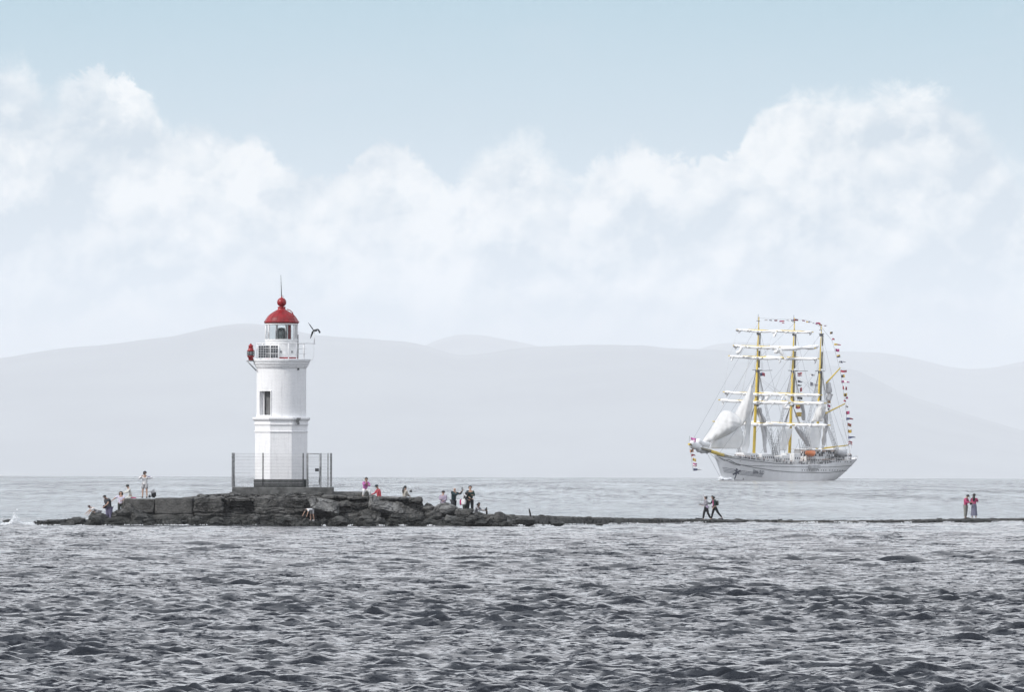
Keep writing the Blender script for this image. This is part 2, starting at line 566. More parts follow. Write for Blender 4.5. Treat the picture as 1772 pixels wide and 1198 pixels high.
_o = _g.n('ShaderNodeOutputMaterial'); _mx = _g.n('ShaderNodeMixShader'); _t = _g.n('ShaderNodeBsdfTransparent'); _gl = _g.n('ShaderNodeBsdfGlossy')
_t.inputs[0].default_value = (0.90, 0.93, 0.93, 1); _gl.inputs['Roughness'].default_value = 0.03
_lw = _g.n('ShaderNodeLayerWeight'); _lw.inputs[0].default_value = 0.25
_g.put(_mx.inputs[0], _lw.outputs['Fresnel']); _g.put(_mx.inputs[1], _t.outputs[0]); _g.put(_mx.inputs[2], _gl.outputs[0])
_g.put(_o.inputs[0], _mx.outputs[0])
MATS['lantern_glass'] = m_glass

# ================================================================== lighthouse
Z0 = H(843.5)                                      # top of the platform
lh = thing('lighthouse', (LX, LY, Z0), 'white stone lighthouse with red dome, standing on the rocky islet', 'lighthouse')


def zz(py): return H(py) - Z0


def q(px): return px * PXM


OCT = R(22.5)
bm = bmesh.new()
add_lathe(bm, [(q(51), 0.0), (q(51), zz(830.4)), (q(50), zz(830))], 8, smooth=False, a0=OCT)
obj('plinth', bm, m_plinth, lh)
# eight-sided lower storey
bm = bmesh.new()
add_lathe(bm, [(q(49), zz(829.9)), (q(48.6), zz(749))], 8, smooth=False, a0=OCT)
obj('lower_wall', bm, m_wall, lh)
bm = bmesh.new()
add_lathe(bm, [(q(48.6), zz(749)), (q(50.2), zz(748.2)), (q(50.2), zz(746.6)), (q(48.8), zz(746)), (q(48.8), zz(737)),
               (q(50.4), zz(736)), (q(50.8), zz(734)), (q(49.6), zz(733.2)), (q(49.8), zz(729)), (q(52.6), zz(727.4)), (q(53.6), zz(726)),
               (q(53.8), zz(723.6)), (q(53), zz(722.6))], 8, smooth=False, a0=OCT)
c_low = obj('cornice', bm, m_wall, lh, label='eight-sided moulded cornice below the round upper storey')
# grey patch of repair mortar on the cornice
bm = bmesh.new()
for (a, b, c, d_) in ((514, 521, 723.5, 727.0), (513.5, 518.5, 727.0, 732.0), (515, 519, 732.0, 735.2)):
    x0, x1 = q(a - 486.5), q(b - 486.5)
    pts2 = [(x0, c), (x1, c), (x1 - q(1), d_), (x0 - q(0.5), d_)]
    r0 = q(53.9) * math.cos(R(22.5)) + 0.02

    def fy(xw):   # on the right-front facet
        return -(math.sqrt(2) * r0 - xw) if xw > q(20.6) else -r0
    vs_ = [bm.verts.new((xx, fy(xx) - 0.003, zz(yy))) for xx, yy in pts2]
    bm.faces.new(vs_)
bmesh.ops.solidify(bm, geom=bm.faces[:], thickness=0.02)
obj('mortar_patch', bm, m_mortar, c_low)

# round upper storey with the window opening
NW_ = 96
RU = q(43)
rows_z = [zz(p) for p in np.linspace(722.5, 636, 25)]
w_top, w_bot = zz(677.5), zz(719)
rows_z = sorted(set([round(z, 4) for z in rows_z if abs(z - w_top) > 0.03 and abs(z - w_bot) > 0.03] + [round(w_top, 4), round(w_bot, 4)]))
aw0, aw1 = math.asin(-37.5 / 43), math.asin(-17.5 / 43)        # angles from the -y side
k0 = round((aw0 + math.pi) / (2 * math.pi) * NW_); k1 = round((aw1 + math.pi) / (2 * math.pi) * NW_)


def cyl(a, r, z): return Vector((r * math.sin(a), -r * math.cos(a), z))


bm = bmesh.new()
angs = [-math.pi + 2 * math.pi * k / NW_ for k in range(NW_)]
grid = [[bm.verts.new(cyl(a, RU, z)) for a in angs] for z in rows_z]
for i in range(len(rows_z) - 1):
    inwin = rows_z[i] >= round(w_bot, 4) - 1e-6 and rows_z[i + 1] <= round(w_top, 4) + 1e-6
    for k in range(NW_):
        if inwin and k0 <= k < k1: continue
        f = bm.faces.new((grid[i][k], grid[i][(k + 1) % NW_], grid[i + 1][(k + 1) % NW_], grid[i + 1][k]))
        f.smooth = True
obj('upper_wall', bm, m_wall, lh)
A0, A1 = angs[k0], angs[k1]
win = None
bm = bmesh.new()
rin = RU - 0.42
na = 6
for (za, zb) in ((w_bot, w_bot), (w_top, w_top)):
    for k in range(na):
        a, b = A0 + (A1 - A0) * k / na, A0 + (A1 - A0) * (k + 1) / na
        vsq = [bm.verts.new(p) for p in (cyl(a, RU, za), cyl(b, RU, za), cyl(b, rin, za), cyl(a, rin, za))]
        bm.faces.new(vsq)
for a in (A0, A1):
    bm.faces.new([bm.verts.new(p) for p in (cyl(a, RU, w_bot), cyl(a, rin, w_bot), cyl(a, rin, w_top), cyl(a, RU, w_top))])
win = obj('window', bm, m_wall, lh, label='deep unglazed window opening closed by a grey shutter')
bm = bmesh.new()
am = (A0 + A1) / 2
rotw = Matrix.Rotation(am, 3, 'Z')
wid = 2 * RU * math.sin((A1 - A0) / 2)
hgt = w_top - w_bot
cc = cyl(am, rin * math.cos((A1 - A0) / 2) + 0.02, (w_bot + w_top) / 2)
add_box(bm, cc, (wid, 0.04, hgt), rotw)
obj('shutter', bm, mat('grey_shutter', (0.13, 0.132, 0.135), 0.8, var=0.25, vscale=2.0), win)
bm = bmesh.new()
for sgn in (-1, 1):
    add_box(bm, cyl(am, RU * math.cos((A1 - A0) / 2) + 0.01, 0) + rotw @ Vector((sgn * (wid / 2 - 0.02), -0.0, (w_bot + w_top) / 2)), (0.05, 0.09, hgt + 0.08), rotw)
for zq in (w_bot - 0.02, w_top + 0.02):
    add_box(bm, cyl(am, RU * math.cos((A1 - A0) / 2) + 0.01, zq), (wid + 0.02, 0.10, 0.05), rotw)
obj('window_frame', bm, m_white, win)
bm = bmesh.new()
add_box(bm, cyl(am, rin + 0.10, 0) + rotw @ Vector((-wid * 0.36, 0, (w_bot + w_top) / 2)), (0.09, 0.07, hgt), rotw)
obj('mullion', bm, m_white, win)

bm = bmesh.new()
add_lathe(bm, [(q(43.1), zz(637.5)), (q(44.6), zz(637)), (q(44.8), zz(635.2)), (q(44.4), zz(634.8)), (q(46.2), zz(634.2)), (q(46.6), zz(631.6)), (q(46.2), zz(631.2)),
               (q(48.2), zz(630.4)), (q(48.6), zz(627.4)), (q(48.0), zz(627)), (q(50), zz(626)), (q(50.6), zz(622.4)), (q(50), zz(621.4)), (q(30), zz(621.2))], 96)
for f in bm.faces: f.smooth = False
obj('cornice', bm, m_wall, lh, label='stepped round cornice carrying the gallery')
# small drain spout under the cornice
bm = bmesh.new(); add_box(bm, cyl(math.asin(29 / 43), RU + 0.02, zz(639)), (0.10, 0.10, 0.13), Matrix.Rotation(math.asin(29 / 43), 3, 'Z'))
obj('drain_spout', bm, m_darksteel, lh)

# gallery railing
RR_ = q(43)
post_px = [-42.2, -32, -19, -4, 12.8, 26.5, 38.6]
pa = [math.asin(max(-1, min(1, p / 43))) for p in post_px]
pa += [math.pi - a for a in pa[1:-1]]
bm = bmesh.new()
zt, zb = zz(594.5), zz(621.2)
for a in pa:
    add_bar(bm, cyl(a, RR_, zb), cyl(a, RR_, zt), 0.028, n=8)
for zr, rr_ in ((zt, 0.026), (zz(603.5), 0.014), (zz(612.5), 0.014)):
    pts3 = [cyl(2 * math.pi * k / 48, RR_, zr) for k in range(49)]
    add_tube(bm, pts3, rr_, 6, cap=False)
obj('railing', bm, m_white, lh)

# lantern room
bm = bmesh.new()
add_lathe(bm, [(q(28.6), zz(621.3)), (q(28.6), zz(590.2)), (q(29.4), zz(590)), (q(29.4), zz(587.6)), (q(27.6), zz(587.4))], 64)
lantern = obj('lantern_room', bm, m_white, lh)
for f in lantern.data.polygons: f.use_smooth = False
bm = bmesh.new()
add_lathe(bm, [(q(29.2), zz(621.2)), (q(29.2), zz(618.8)), (q(28.7), zz(618.6))], 64, cap=False)
obj('red_skirting', bm, m_red, lantern)
for px_ in (486, 505):   # bolted vents low on the drum
    bm = bmesh.new()
    a = math.asin((px_ - 486.5) / 28.7)
    rz_ = Matrix.Rotation(a, 3, 'Z')
    add_box(bm, cyl(a, q(28.8), zz(611.8)), (0.16, 0.05, 0.035), rz_)
    add_box(bm, cyl(a, q(28.75), zz(609)), (0.12, 0.03, 0.10), rz_)
    obj('vent', bm, m_steel, lantern)
RG = q(27.2)
zg0, zg1 = zz(587.5), zz(561.5)
NP = 10
aoff = math.asin(-9.0 / 27.2)
pane_a = [aoff + 2 * math.pi * k / NP for k in range(NP)]
for k, a in enumerate(pane_a):
    b = a + 2 * math.pi / NP
    bm = bmesh.new()
    add_bar(bm, cyl(a, RG, zg0), cyl(a, RG, zg1), 0.045, n=6)
    obj('mullion', bm, m_steel if k in (0, 1) else m_white, lantern)
    bm = bmesh.new()
    n_ = 4
    for j in range(n_):
        t0, t1 = a + (b - a) * j / n_, a + (b - a) * (j + 1) / n_
        bm.faces.new([bm.verts.new(p) for p in (cyl(t0, RG, zg0), cyl(t1, RG, zg0), cyl(t1, RG, zg1), cyl(t0, RG, zg1))])
    solid = k in (2,)
    bmesh.ops.solidify(bm, geom=bm.faces[:], thickness=0.03)
    obj('blank_panel' if solid else 'window_pane', bm, m_white if solid else m_glass, lantern)
bm = bmesh.new()
for j in range(3):
    t0 = math.asin(12.0 / 27.2) + j * 0.085; t1 = t0 + 0.085
    bm.faces.new([bm.verts.new(p) for p in (cyl(t0, RG - 0.06, zg0), cyl(t1, RG - 0.06, zg0), cyl(t1, RG - 0.06, zg1), cyl(t0, RG - 0.06, zg1))])
bmesh.ops.solidify(bm, geom=bm.faces[:], thickness=0.02)
obj('red_screen', bm, m_red, lantern)
# fresnel lens: rings of prisms in a frame
bm = bmesh.new()
lens = []
for i in range(15):
    t = i / 14
    pz = 586.5 - 18.5 * t
    rad = 9.2 * math.sin(math.pi * (0.28 + 0.62 * t)) ** 0.7
    lens += [(q(rad), zz(pz)), (q(max(rad - 1.1, 0.5)), zz(pz - 0.65))]
add_lathe(bm, lens, 28)
m_lens = mat('lens_glass', (0.10, 0.115, 0.115), 0.12, spec=1.0, var=0.5, vscale=9)
ln = obj('lens', bm, m_lens, lantern)
bm = bmesh.new()
for k in range(6):
    a = k * math.pi / 3 + 0.25
    pts3 = [cyl(a, q(9.4 * math.sin(math.pi * (0.28 + 0.62 * t / 8)) ** 0.7) + 0.02, zz(586.5 - 18.5 * t / 8)) for t in range(9)]
    add_tube(bm, pts3, 0.022, 5)
add_lathe(bm, [(q(5), zz(588)), (q(8), zz(586.6)), (q(8), zz(586))], 20)
obj('lens_frame', bm, m_steel, ln)
bm = bmesh.new()
add_lathe(bm, [(q(27.9), zz(562.5)), (q(28.6), zz(562)), (q(28.6), zz(559.8)), (q(27), zz(559.7))], 64)
obj('lantern_lintel', bm, m_white, lantern)
# dome
bm = bmesh.new()
prof = [(q(27), zz(559.8)), (q(29.4), zz(559.8)), (q(30.6), zz(557.6)), (q(30.8), zz(556.8)), (q(29.6), zz(556.4))]
dome_pts = [(556.4, 29.4), (555, 28.4), (553, 27.2), (551, 26.0), (549, 24.6), (547, 22.9), (545, 20.8), (543, 18.2), (541, 15.2), (539.4, 12.4), (538.2, 10.2), (537.2, 9.2)]
for yy_, rr2 in dome_pts[1:]:
    prof.append((q(rr2), zz(yy_)))
prof += [(q(9.0), zz(536.8)), (q(7.2), zz(536)), (q(6.4), zz(533.8)), (q(6.6), zz(532.6)), (q(7.4), zz(531.8)), (q(5.6), zz(530.8))]
add_lathe(bm, prof, 48)
dome = obj('dome_roof', bm, m_red, lh)
bm = bmesh.new()
for k in range(16):
    a = 2 * math.pi * k / 16 + 0.1
    pts3 = [cyl(a, r_ + 0.006, z_) for r_, z_ in prof[4:16]]
    add_tube(bm, pts3, 0.014, 4)
obj('roof_seam', bm, m_red, dome)
bm = bmesh.new()
add_lathe(bm, [(q(max(0.05, 8.1 * math.sin(math.pi * t / 16))), zz(531.2 - 8.0 * (1 - math.cos(math.pi * t / 16)))) for t in range(1, 16)] + [(q(1.3), zz(514.6)), (q(0.8), zz(512.5)), (q(0.4), zz(511))], 32)
obj('ball_finial', bm, m_red, dome)
bm = bmesh.new()
add_tube(bm, [(q(-0.3), 0, zz(513)), (q(-0.8), 0, zz(497)), (q(-1.6), 0, zz(476))], [0.030, 0.022, 0.012], 6)
add_tube(bm, [(0, 0, zz(512.5)), (q(1.5), 0, zz(511)), (q(3.2), 0, zz(514.5))], 0.012, 4)
obj('lightning_rod', bm, m_darksteel, dome)
bm = bmesh.new()
add_tube(bm, [(q(9), -0.45, zz(535.6)), (q(14), -0.45, zz(536.8)), (q(18), -0.42, zz(540)), (q(20.5), -0.40, zz(545.5)), (q(21), -0.40, zz(549))], 0.028, 6)
add_tube(bm, [(q(9), -0.20, zz(535.6)), (q(14), -0.20, zz(536.8)), (q(18), -0.17, zz(540)), (q(20.5), -0.15, zz(545.5)), (q(21), -0.15, zz(549))], 0.028, 6)
obj('roof_handrail', bm, m_red, dome)
bm = bmesh.new()
add_tube(bm, [(q(28.6), -0.25, zz(621)), (q(28.9), -0.25, zz(600)), (q(28.6), -0.25, zz(579))], 0.03, 6)
obj('conduit', bm, m_steel, lantern)

# solar panel on the gallery
bm = bmesh.new()
t_ = Matrix.Rotation(R(-16), 3, 'X') @ Matrix.Rotation(0, 3, 'Z')
sc_ = Vector((q(-22.5), -q(33), zz(609.5)))
add_box(bm, sc_, (q(35), 0.035, q(23)), t_)
sp_ = obj('solar_panel', bm, m_white, lh, label='dark gridded solar panel tilted behind the gallery railing')
m_cell = mat('solar_cell', (0.035, 0.038, 0.045), 0.25, var=0.35, vscale=8)
cell_me = None
nx_, nz_ = 8, 5
for i in range(nx_):
    for j in range(nz_):
        if cell_me is None:
            bm = bmesh.new(); add_box(bm, (0, 0, 0), (q(34) / nx_ - 0.022, 0.012, q(22) / nz_ - 0.022), t_)
            cell_me = bpy.data.meshes.new('solar_cell'); bm.to_mesh(cell_me); bm.free(); cell_me.materials.append(m_cell)
        o = bpy.data.objects.new('solar_cell', cell_me); COL.objects.link(o); o.parent = sp_
        o.location = sc_ + t_ @ Vector((q(34) * ((i + 0.5) / nx_ - 0.5), -0.022, q(22) * ((j + 0.5) / nz_ - 0.5)))
for sgn in (-1, 1):
    bm = bmesh.new()
    add_bar(bm, sc_ + Vector((sgn * q(12), 0.05, q(9))), Vector((sc_.x + sgn * q(12), sc_.y + 0.45, zz(621))), 0.02, n=6)
    obj('panel_strut', bm, m_steel, sp_)

# red marker light on its bracket
bx, by = q(433.5 - 486.5), -0.5
ml = None
bm = bmesh.new()
add_lathe(bm, [(q(3.2), zz(624.5)), (q(4.0), zz(623)), (q(4.2), zz(619.5)), (q(6.0), zz(618)), (q(6.2), zz(616.2)), (q(5.6), zz(616))], 20, (bx, by, 0))
bm_cap = bmesh.new()
add_lathe(bm_cap, [(q(5.6), zz(608.4)), (q(6.6), zz(607.8)), (q(6.4), zz(606.6)), (q(4.8), zz(605.8)), (q(4.6), zz(604)), (q(3.6), zz(600.5)), (q(4.6), zz(599.8)), (q(4.4), zz(599)), (q(2.4), zz(597)), (q(0.6), zz(594.8))], 20, (bx, by, 0))
ml = obj('marker_light', bm, m_red, lh, label='small red lamp on an outrigger left of the gallery')
obj('lamp_cap', bm_cap, m_red, ml)
bm = bmesh.new()
add_lathe(bm, [(q(5.2), zz(616.1)), (q(5.6), zz(614)), (q(5.6), zz(610.4)), (q(5.2), zz(608.3))], 20, (bx, by, 0))
obj('lamp_glass', bm, mat('marker_glass', (0.16, 0.17, 0.18), 0.15, var=0.6, vscale=14), ml)
for k in range(6):
    a = k * math.pi / 3
    bm = bmesh.new()
    add_bar(bm, (bx + q(6.2) * math.cos(a), by + q(6.2) * math.sin(a), zz(616.4)), (bx + q(6.2) * math.cos(a), by + q(6.2) * math.sin(a), zz(608)), 0.016, n=4)
    obj('guard_bar', bm, m_darksteel, ml)
bm = bmesh.new()
for dy in (-0.12, 0.12):
    add_bar(bm, (q(427 - 486.5), by + dy, zz(625.2)), (q(443.4 - 486.5), by + dy, zz(642)), 0.035, n=6)
    add_bar(bm, (q(426.5 - 486.5), by + dy, zz(625)), (q(442 - 486.5), by + dy, zz(625)), 0.03, n=6)
obj('bracket', bm, m_steel, lh)

# wind generator
tx = q(543 - 486.5)
bm = bmesh.new()
add_bar(bm, (tx, 0, zz(594)), (tx + q(0.5), 0, zz(574)), 0.028, n=8)
add_tube(bm, [(q(525 - 486.5), 0, zz(594.2)), (q(545 - 486.5), 0, zz(594.6))], 0.026, 6)
add_tube(bm, [(tx - q(0.5), 0, zz(594)), (tx - q(0.8), 0, zz(616)), (tx - q(3), 0, zz(623)), (q(49.5), 0, zz(624))], 0.013, 6)
add_bar(bm, (q(525.5 - 486.5), 0, zz(621.4)), (q(525.5 - 486.5), 0, zz(593.6)), 0.035, n=8)
wg = obj('wind_generator', bm, m_white, lh, label='small three-bladed wind generator on a pipe arm right of the gallery')
hub = Vector((tx + q(-0.5), -0.05, zz(572)))
ax = Vector((-0.50, -0.86, 0.02)).normalized()
e1 = Vector((0, 0, 1)).cross(ax).normalized(); e2 = ax.cross(e1)
bm = bmesh.new()
add_tube(bm, [hub + ax * 0.10, hub + ax * 0.02, hub - ax * 0.28, hub - ax * 0.34], [0.02, 0.065, 0.06, 0.03], 10)
tl = Vector((0.86, 0.5, 0))
add_tube(bm, [hub - ax * 0.1, hub + Vector((q(7.5), 0.15, q(0.5)))], [0.045, 0.02], 6)
obj('generator_body', bm, m_darksteel, wg)
bm = bmesh.new()
tp = hub + Vector((q(7.5), 0.15, q(0.5)))
vv = [tp + Vector((-0.06, 0, 0.05)), tp + Vector((0.04, 0, 0.06)), tp + Vector((0.15, 0.05, -0.14)), tp + Vector((0.07, 0.03, -0.20))]
bm.faces.new([bm.verts.new(p) for p in vv]); bmesh.ops.solidify(bm, geom=bm.faces[:], thickness=0.02)
obj('tail_fin', bm, m_darksteel, wg)
for tipx, tipz in ((-9.5, 13.5), (-5.5, -14.0), (8.5, 3.0)):
    dr_ = Vector((q(tipx), 0, q(tipz)))
    dr_.y = -(ax.x * dr_.x + ax.z * dr_.z) / ax.y
    if dr_.length > 0.7: dr_ = dr_.normalized() * max(0.6, min(0.72, dr_.length))
    bm = bmesh.new()
    sd = dr_.normalized().cross(ax)
    secs = [(0.05, 0.03), (0.2, 0.065), (0.6, 0.05), (1.0, 0.018)]
    pr = []
    for t, w in secs:
        c0 = hub + ax * 0.05 + dr_ * t
        pr.append([bm.verts.new(c0 + sd * w + ax * w * 0.5), bm.verts.new(c0 - sd * w * 0.6 - ax * w * 0.4)])
    for i in range(3): bm.faces.new((pr[i][0], pr[i + 1][0], pr[i + 1][1], pr[i][1]))
    bmesh.ops.solidify(bm, geom=bm.faces[:], thickness=0.02)
    obj('rotor_blade', bm, m_darksteel, wg)

# ================================================================== platform and fence
PX0, PX1 = at(402, 848, LY - 3).x, at(575.5, 848, LY - 3).x
PYF, PYB = LY - 3.1, LY + 3.1
plat = thing('concrete_platform', ((PX0 + PX1) / 2, LY, Z0 - 0.6), 'low weathered concrete platform carrying the lighthouse and its wire fence', 'platform')
bm = bmesh.new()
add_box(bm, (0, 0, 0.3 - 0.09), ((PX1 - PX0), PYB - PYF, 0.78))
bmesh.ops.subdivide_edges(bm, edges=bm.edges[:], cuts=14, use_grid_fill=True)
for v_ in bm.verts:
    n_ = mnoise.noise(v_.co * 1.7) * 0.02 + mnoise.noise(v_.co * 6) * 0.012
    if v_.co.z < 0.585: v_.co += Vector((v_.co.x * 0.006, v_.co.y * 0.006, 0)) + Vector((n_, n_, 0))
bmesh.ops.bevel(bm, geom=[e for e in bm.edges if e.calc_face_angle(0) > 1.0], offset=0.02, segments=1, affect='EDGES')
obj('slab', bm, m_conc, plat)

fence = thing('wire_fence', (LX, LY, Z0), 'grey wire mesh fence with steel posts around the foot of the lighthouse', 'fence')
fx = lambda px: at(px, 840, PYF + 0.1).x - LX
fyf, fyb = PYF + 0.12 - LY, PYB - 0.12 - LY
ftop = zz(785)


def post(x, y, h=None, w=0.07, brace=None, m=m_steel):
    bm = bmesh.new()
    h = h or ftop + 0.02
    add_box(bm, (x, y, h / 2), (w, w, h))
    add_box(bm, (x, y, 0.01), (w * 2.0, w * 2.0, 0.02))
    for zc_ in (h * 0.25, h * 0.55, h * 0.88):
        add_box(bm, (x, y - w * 0.55, zc_), (w * 1.3, 0.02, 0.04))
    if brace: add_bar(bm, (x, y, h * 0.72), brace, 0.025, n=6)
    return obj('post', bm, m, fence)


post(fx(401.8), fyf, brace=(fx(406), fyf, 0.05)); post(fx(405), fyf + 0.05)
post(fx(455), fyf, m=m_darksteel); post(fx(524.5), fyf, m=m_darksteel)
post(fx(567.5), fyf + 0.05); post(fx(572), fyf, w=0.08)
for px_ in (402, 440, 485, 530, 571.5): post(fx(px_), fyb)
for yy in (-1.0, 1.0):
    post(fx(402), yy); post(fx(571.5), yy)


def mesh_panel(x0, y0, x1, y1, z0=0.08, z1=None, dv=0.075, dh=0.205, r=0.0042):
    z1 = z1 or ftop - 0.02
    L = math.hypot(x1 - x0, y1 - y0)
    V, F = [], []

    def bar(p, q_, r):
        dd = (q_ - p).normalized(); a = dd.orthogonal().normalized(); b = dd.cross(a); i = len(V)
        for c in (p, q_):
            for k in range(3): V.append(c + (a * math.cos(k * 2.094) + b * math.sin(k * 2.094)) * r)
        for k in range(3): F.append((i + k, i + (k + 1) % 3, i + 3 + (k + 1) % 3, i + 3 + k))
    n = int(L / dv)
    for k in range(n + 1):
        t = k / n
        xx, yy = x0 + (x1 - x0) * t, y0 + (y1 - y0) * t
        bar(Vector((xx, yy, z0)), Vector((xx, yy, z1)), r)
    m_ = int((z1 - z0) / dh)
    for k in range(m_ + 1):
        z_ = z1 - dh * k
        sag = 0.012 * math.sin(k * 2.3)
        bar(Vector((x0, y0, z_)), Vector(((x0 + x1) / 2, (y0 + y1) / 2, z_ - sag)), r * 1.6)
        bar(Vector(((x0 + x1) / 2, (y0 + y1) / 2, z_ - sag)), Vector((x1, y1, z_)), r * 1.6)
    return obj('wire_mesh', pydata('wire_mesh', V, F), m_wire, fence)


mesh_panel(fx(402), fyf, fx(455), fyf); mesh_panel(fx(455), fyf, fx(524.5), fyf)
mesh_panel(fx(555), fyf, fx(568), fyf)
mesh_panel(fx(402), fyf, fx(402), fyb); mesh_panel(fx(571.5), fyf, fx(571.5), fyb)
mesh_panel(fx(402), fyb, fx(485), fyb); mesh_panel(fx(485), fyb, fx(571.5), fyb)
# gate
bm = bmesh.new()
gx0, gx1 = fx(533), fx(553)
for (a, b) in (((gx0, zz(785.5)), (gx1, zz(785.5))), ((gx0, zz(840)), (gx1, zz(840))), ((gx0, zz(785.5)), (gx0, zz(840))), ((gx1, zz(785.5)), (gx1, zz(840)))):
    add_bar(bm, (a[0], fyf - 0.05, a[1]), (b[0], fyf - 0.05, b[1]), 0.026, n=6)
gate = obj('gate', bm, m_steel, fence)
bm = bmesh.new(); add_box(bm, ((gx0 + gx1) / 2 + 0.2, fyf - 0.06, zz(813.5)), (0.24, 0.06, 0.20)); obj('lock_box', bm, m_darksteel, gate)
post(fx(531.3), fyf, w=0.08); post(fx(555.2), fyf, brace=(fx(552), fyf, 0.3), w=0.08)
o_ = mesh_panel(gx0, fyf - 0.05, gx1, fyf - 0.05, 0.12, zz(786), dh=0.25)
o_.parent = gate

# ================================================================== rocky islet and causeway
WL = 899.0      # distance of the islet's near waterline


def rock_material(name, color, strata=0.0, light=None, wet=True, lichen=0.0):
    """broken dark stone: layers, pits, lighter dry patches, a wet weed band up from the waterline"""
    m = bpy.data.materials.new(name); m.use_nodes = True
    B = NB(m.node_tree); p = m.node_tree.nodes['Principled BSDF']
    g = B.n('ShaderNodeNewGeometry').outputs['Position']
    s = B.n('ShaderNodeSeparateXYZ'); B.put(s.inputs[0], g)
    n1 = B.noise(g, 1.3, 9.0, 0.66)
    n2 = B.noise(g, 9.0, 6.0, 0.62)
    n3 = B.noise(B.scl(g, 0.5, 0.5, 4.0), 3.0, 7.0, 0.62, 0.4)
    f = B.m('ADD', B.m('MULTIPLY', n1, 0.5), B.m('ADD', B.m('MULTIPLY', n2, 0.3), B.m('MULTIPLY', n3, 0.2)))
    dk = tuple(c * 0.42 for c in color) + (1,)
    lt = (light or tuple(c * 1.9 for c in color)) + (1,)
    c = B.mix(B.mapr(f, 0.36, 0.62), dk, lt)
    if strata:
        st = B.noise(B.xyz(B.m('MULTIPLY', s.outputs[0], 0.25), 0.0, B.m('MULTIPLY', s.outputs[2], 9.0)), 1.0, 4.0, 0.6, 0.6)
        c = B.mix(B.m('MULTIPLY', B.mapr(st, 0.52, 0.66), strata), c, (color[0] * 0.22, color[1] * 0.22, color[2] * 0.24, 1))
    # joints and cracks
    vo = B.n('ShaderNodeTexVoronoi', feature='DISTANCE_TO_EDGE')
    vo.inputs['Scale'].default_value = 1.15 if strata else 0.9
    wv = B.n('ShaderNodeVectorMath', operation='ADD')
    nz_ = B.n('ShaderNodeTexNoise'); nz_.inputs['Scale'].default_value = 2.0; nz_.inputs['Detail'].default_value = 6.0
    B.put(nz_.inputs['Vector'], g)
    B.put(wv.inputs[0], B.scl(g, 0.8, 0.8, 1.9)); B.put(wv.inputs[1], B.scl(nz_.outputs['Color'], 0.9, 0.9, 0.9))
    B.put(vo.inputs['Vector'], wv.outputs[0])
    ck = B.mapr(vo.outputs['Distance'], 0.0, 0.045, 0.85, 0.0)
    if name == 'cast_concrete': ck = B.m('MULTIPLY', ck, B.mapr(B.noise(g, 0.9, 2.0), 0.55, 0.7, 0, 0.6))
    c = B.mix(ck, c, (color[0] * 0.12, color[1] * 0.12, color[2] * 0.12, 1))
    if wet:
        h = B.m('ADD', s.outputs[2], B.m('MULTIPLY', B.m('SUBTRACT', n1, 0.5), 1.1))
        w = B.mapr(h, 0.25, 0.85, 0.62, 0.0)
        c = B.mix(w, c, (0.014, 0.017, 0.016, 1))
        B.put(p.inputs['Roughness'], B.mapr(h, 0.2, 0.9, 0.45, 0.92))
    else:
        p.inputs['Roughness'].default_value = 0.92
    p.inputs['Specular IOR Level'].default_value = 0.35
    B.put(p.inputs['Base Color'], c)
    bp = B.n('ShaderNodeBump'); bp.inputs['Distance'].default_value = 0.16
    B.put(bp.inputs['Height'], B.m('ADD', B.m('MULTIPLY', n2, 0.6), B.m('SUBTRACT', B.m('ADD', B.m('MULTIPLY', n1, 0.6), B.m('MULTIPLY', n3, 0.8 if strata else 0.3)), B.m('MULTIPLY', ck, 0.5))))
    B.put(p.inputs['Normal'], bp.outputs[0])
    return m


m_rock = rock_material('dark_stone', (0.054, 0.053, 0.051), strata=0.8, light=(0.17, 0.167, 0.16))
m_rock_w = rock_material('wet_stone', (0.032, 0.032, 0.031), light=(0.115, 0.113, 0.108))
m_rock_l = rock_material('pale_stone', (0.075, 0.075, 0.074), light=(0.24, 0.24, 0.235))
m_wallc = rock_material('cast_concrete', (0.088, 0.086, 0.082), light=(0.135, 0.132, 0.126))

isl = thing('rocky_islet', (at(480, 905, WL + 8).x, WL + 8, 0), kind='structure')
IX, IY = isl.location.x, isl.location.y


def wx(px, Y=WL): return at(px, 900, Y).x
def wz(px, py, Y=WL): return at(px, py, Y).z


# ---- core: rises behind the blocks, falls away at the back
top_pts = [(30, 925), (52, 916), (80, 911), (120, 907), (165, 904), (190, 902), (208, 896), (216, 866), (230, 864.5), (300, 863.5), (333, 859), (400, 852.6), (480, 850.6), (560, 851), (592, 850.4), (625, 851),
           (642, 857), (655, 861.5), (722, 863), (730, 868), (737, 884), (770, 890), (820, 894), (880, 900), (920, 908), (960, 914), (1000, 925)]
lip_pts = [(30, 925), (52, 918), (80, 913), (120, 909), (165, 907), (190, 905), (208, 900), (216, 868), (230, 866), (333, 865), (400, 864), (480, 862), (560, 862), (640, 862), (722, 864),
           (730, 872), (737, 890), (770, 897), (820, 900), (880, 904), (920, 911), (960, 916), (1000, 925)]
nx, ny = 520, 90
pxs = np.linspace(30, 1000, nx)
T = np.linspace(0, 1, ny)
PT = np.interp(pxs, [p[0] for p in top_pts], [p[1] for p in top_pts])
PL = np.interp(pxs, [p[0] for p in lip_pts], [p[1] for p in lip_pts])
Pc = np.zeros((ny, nx, 3))
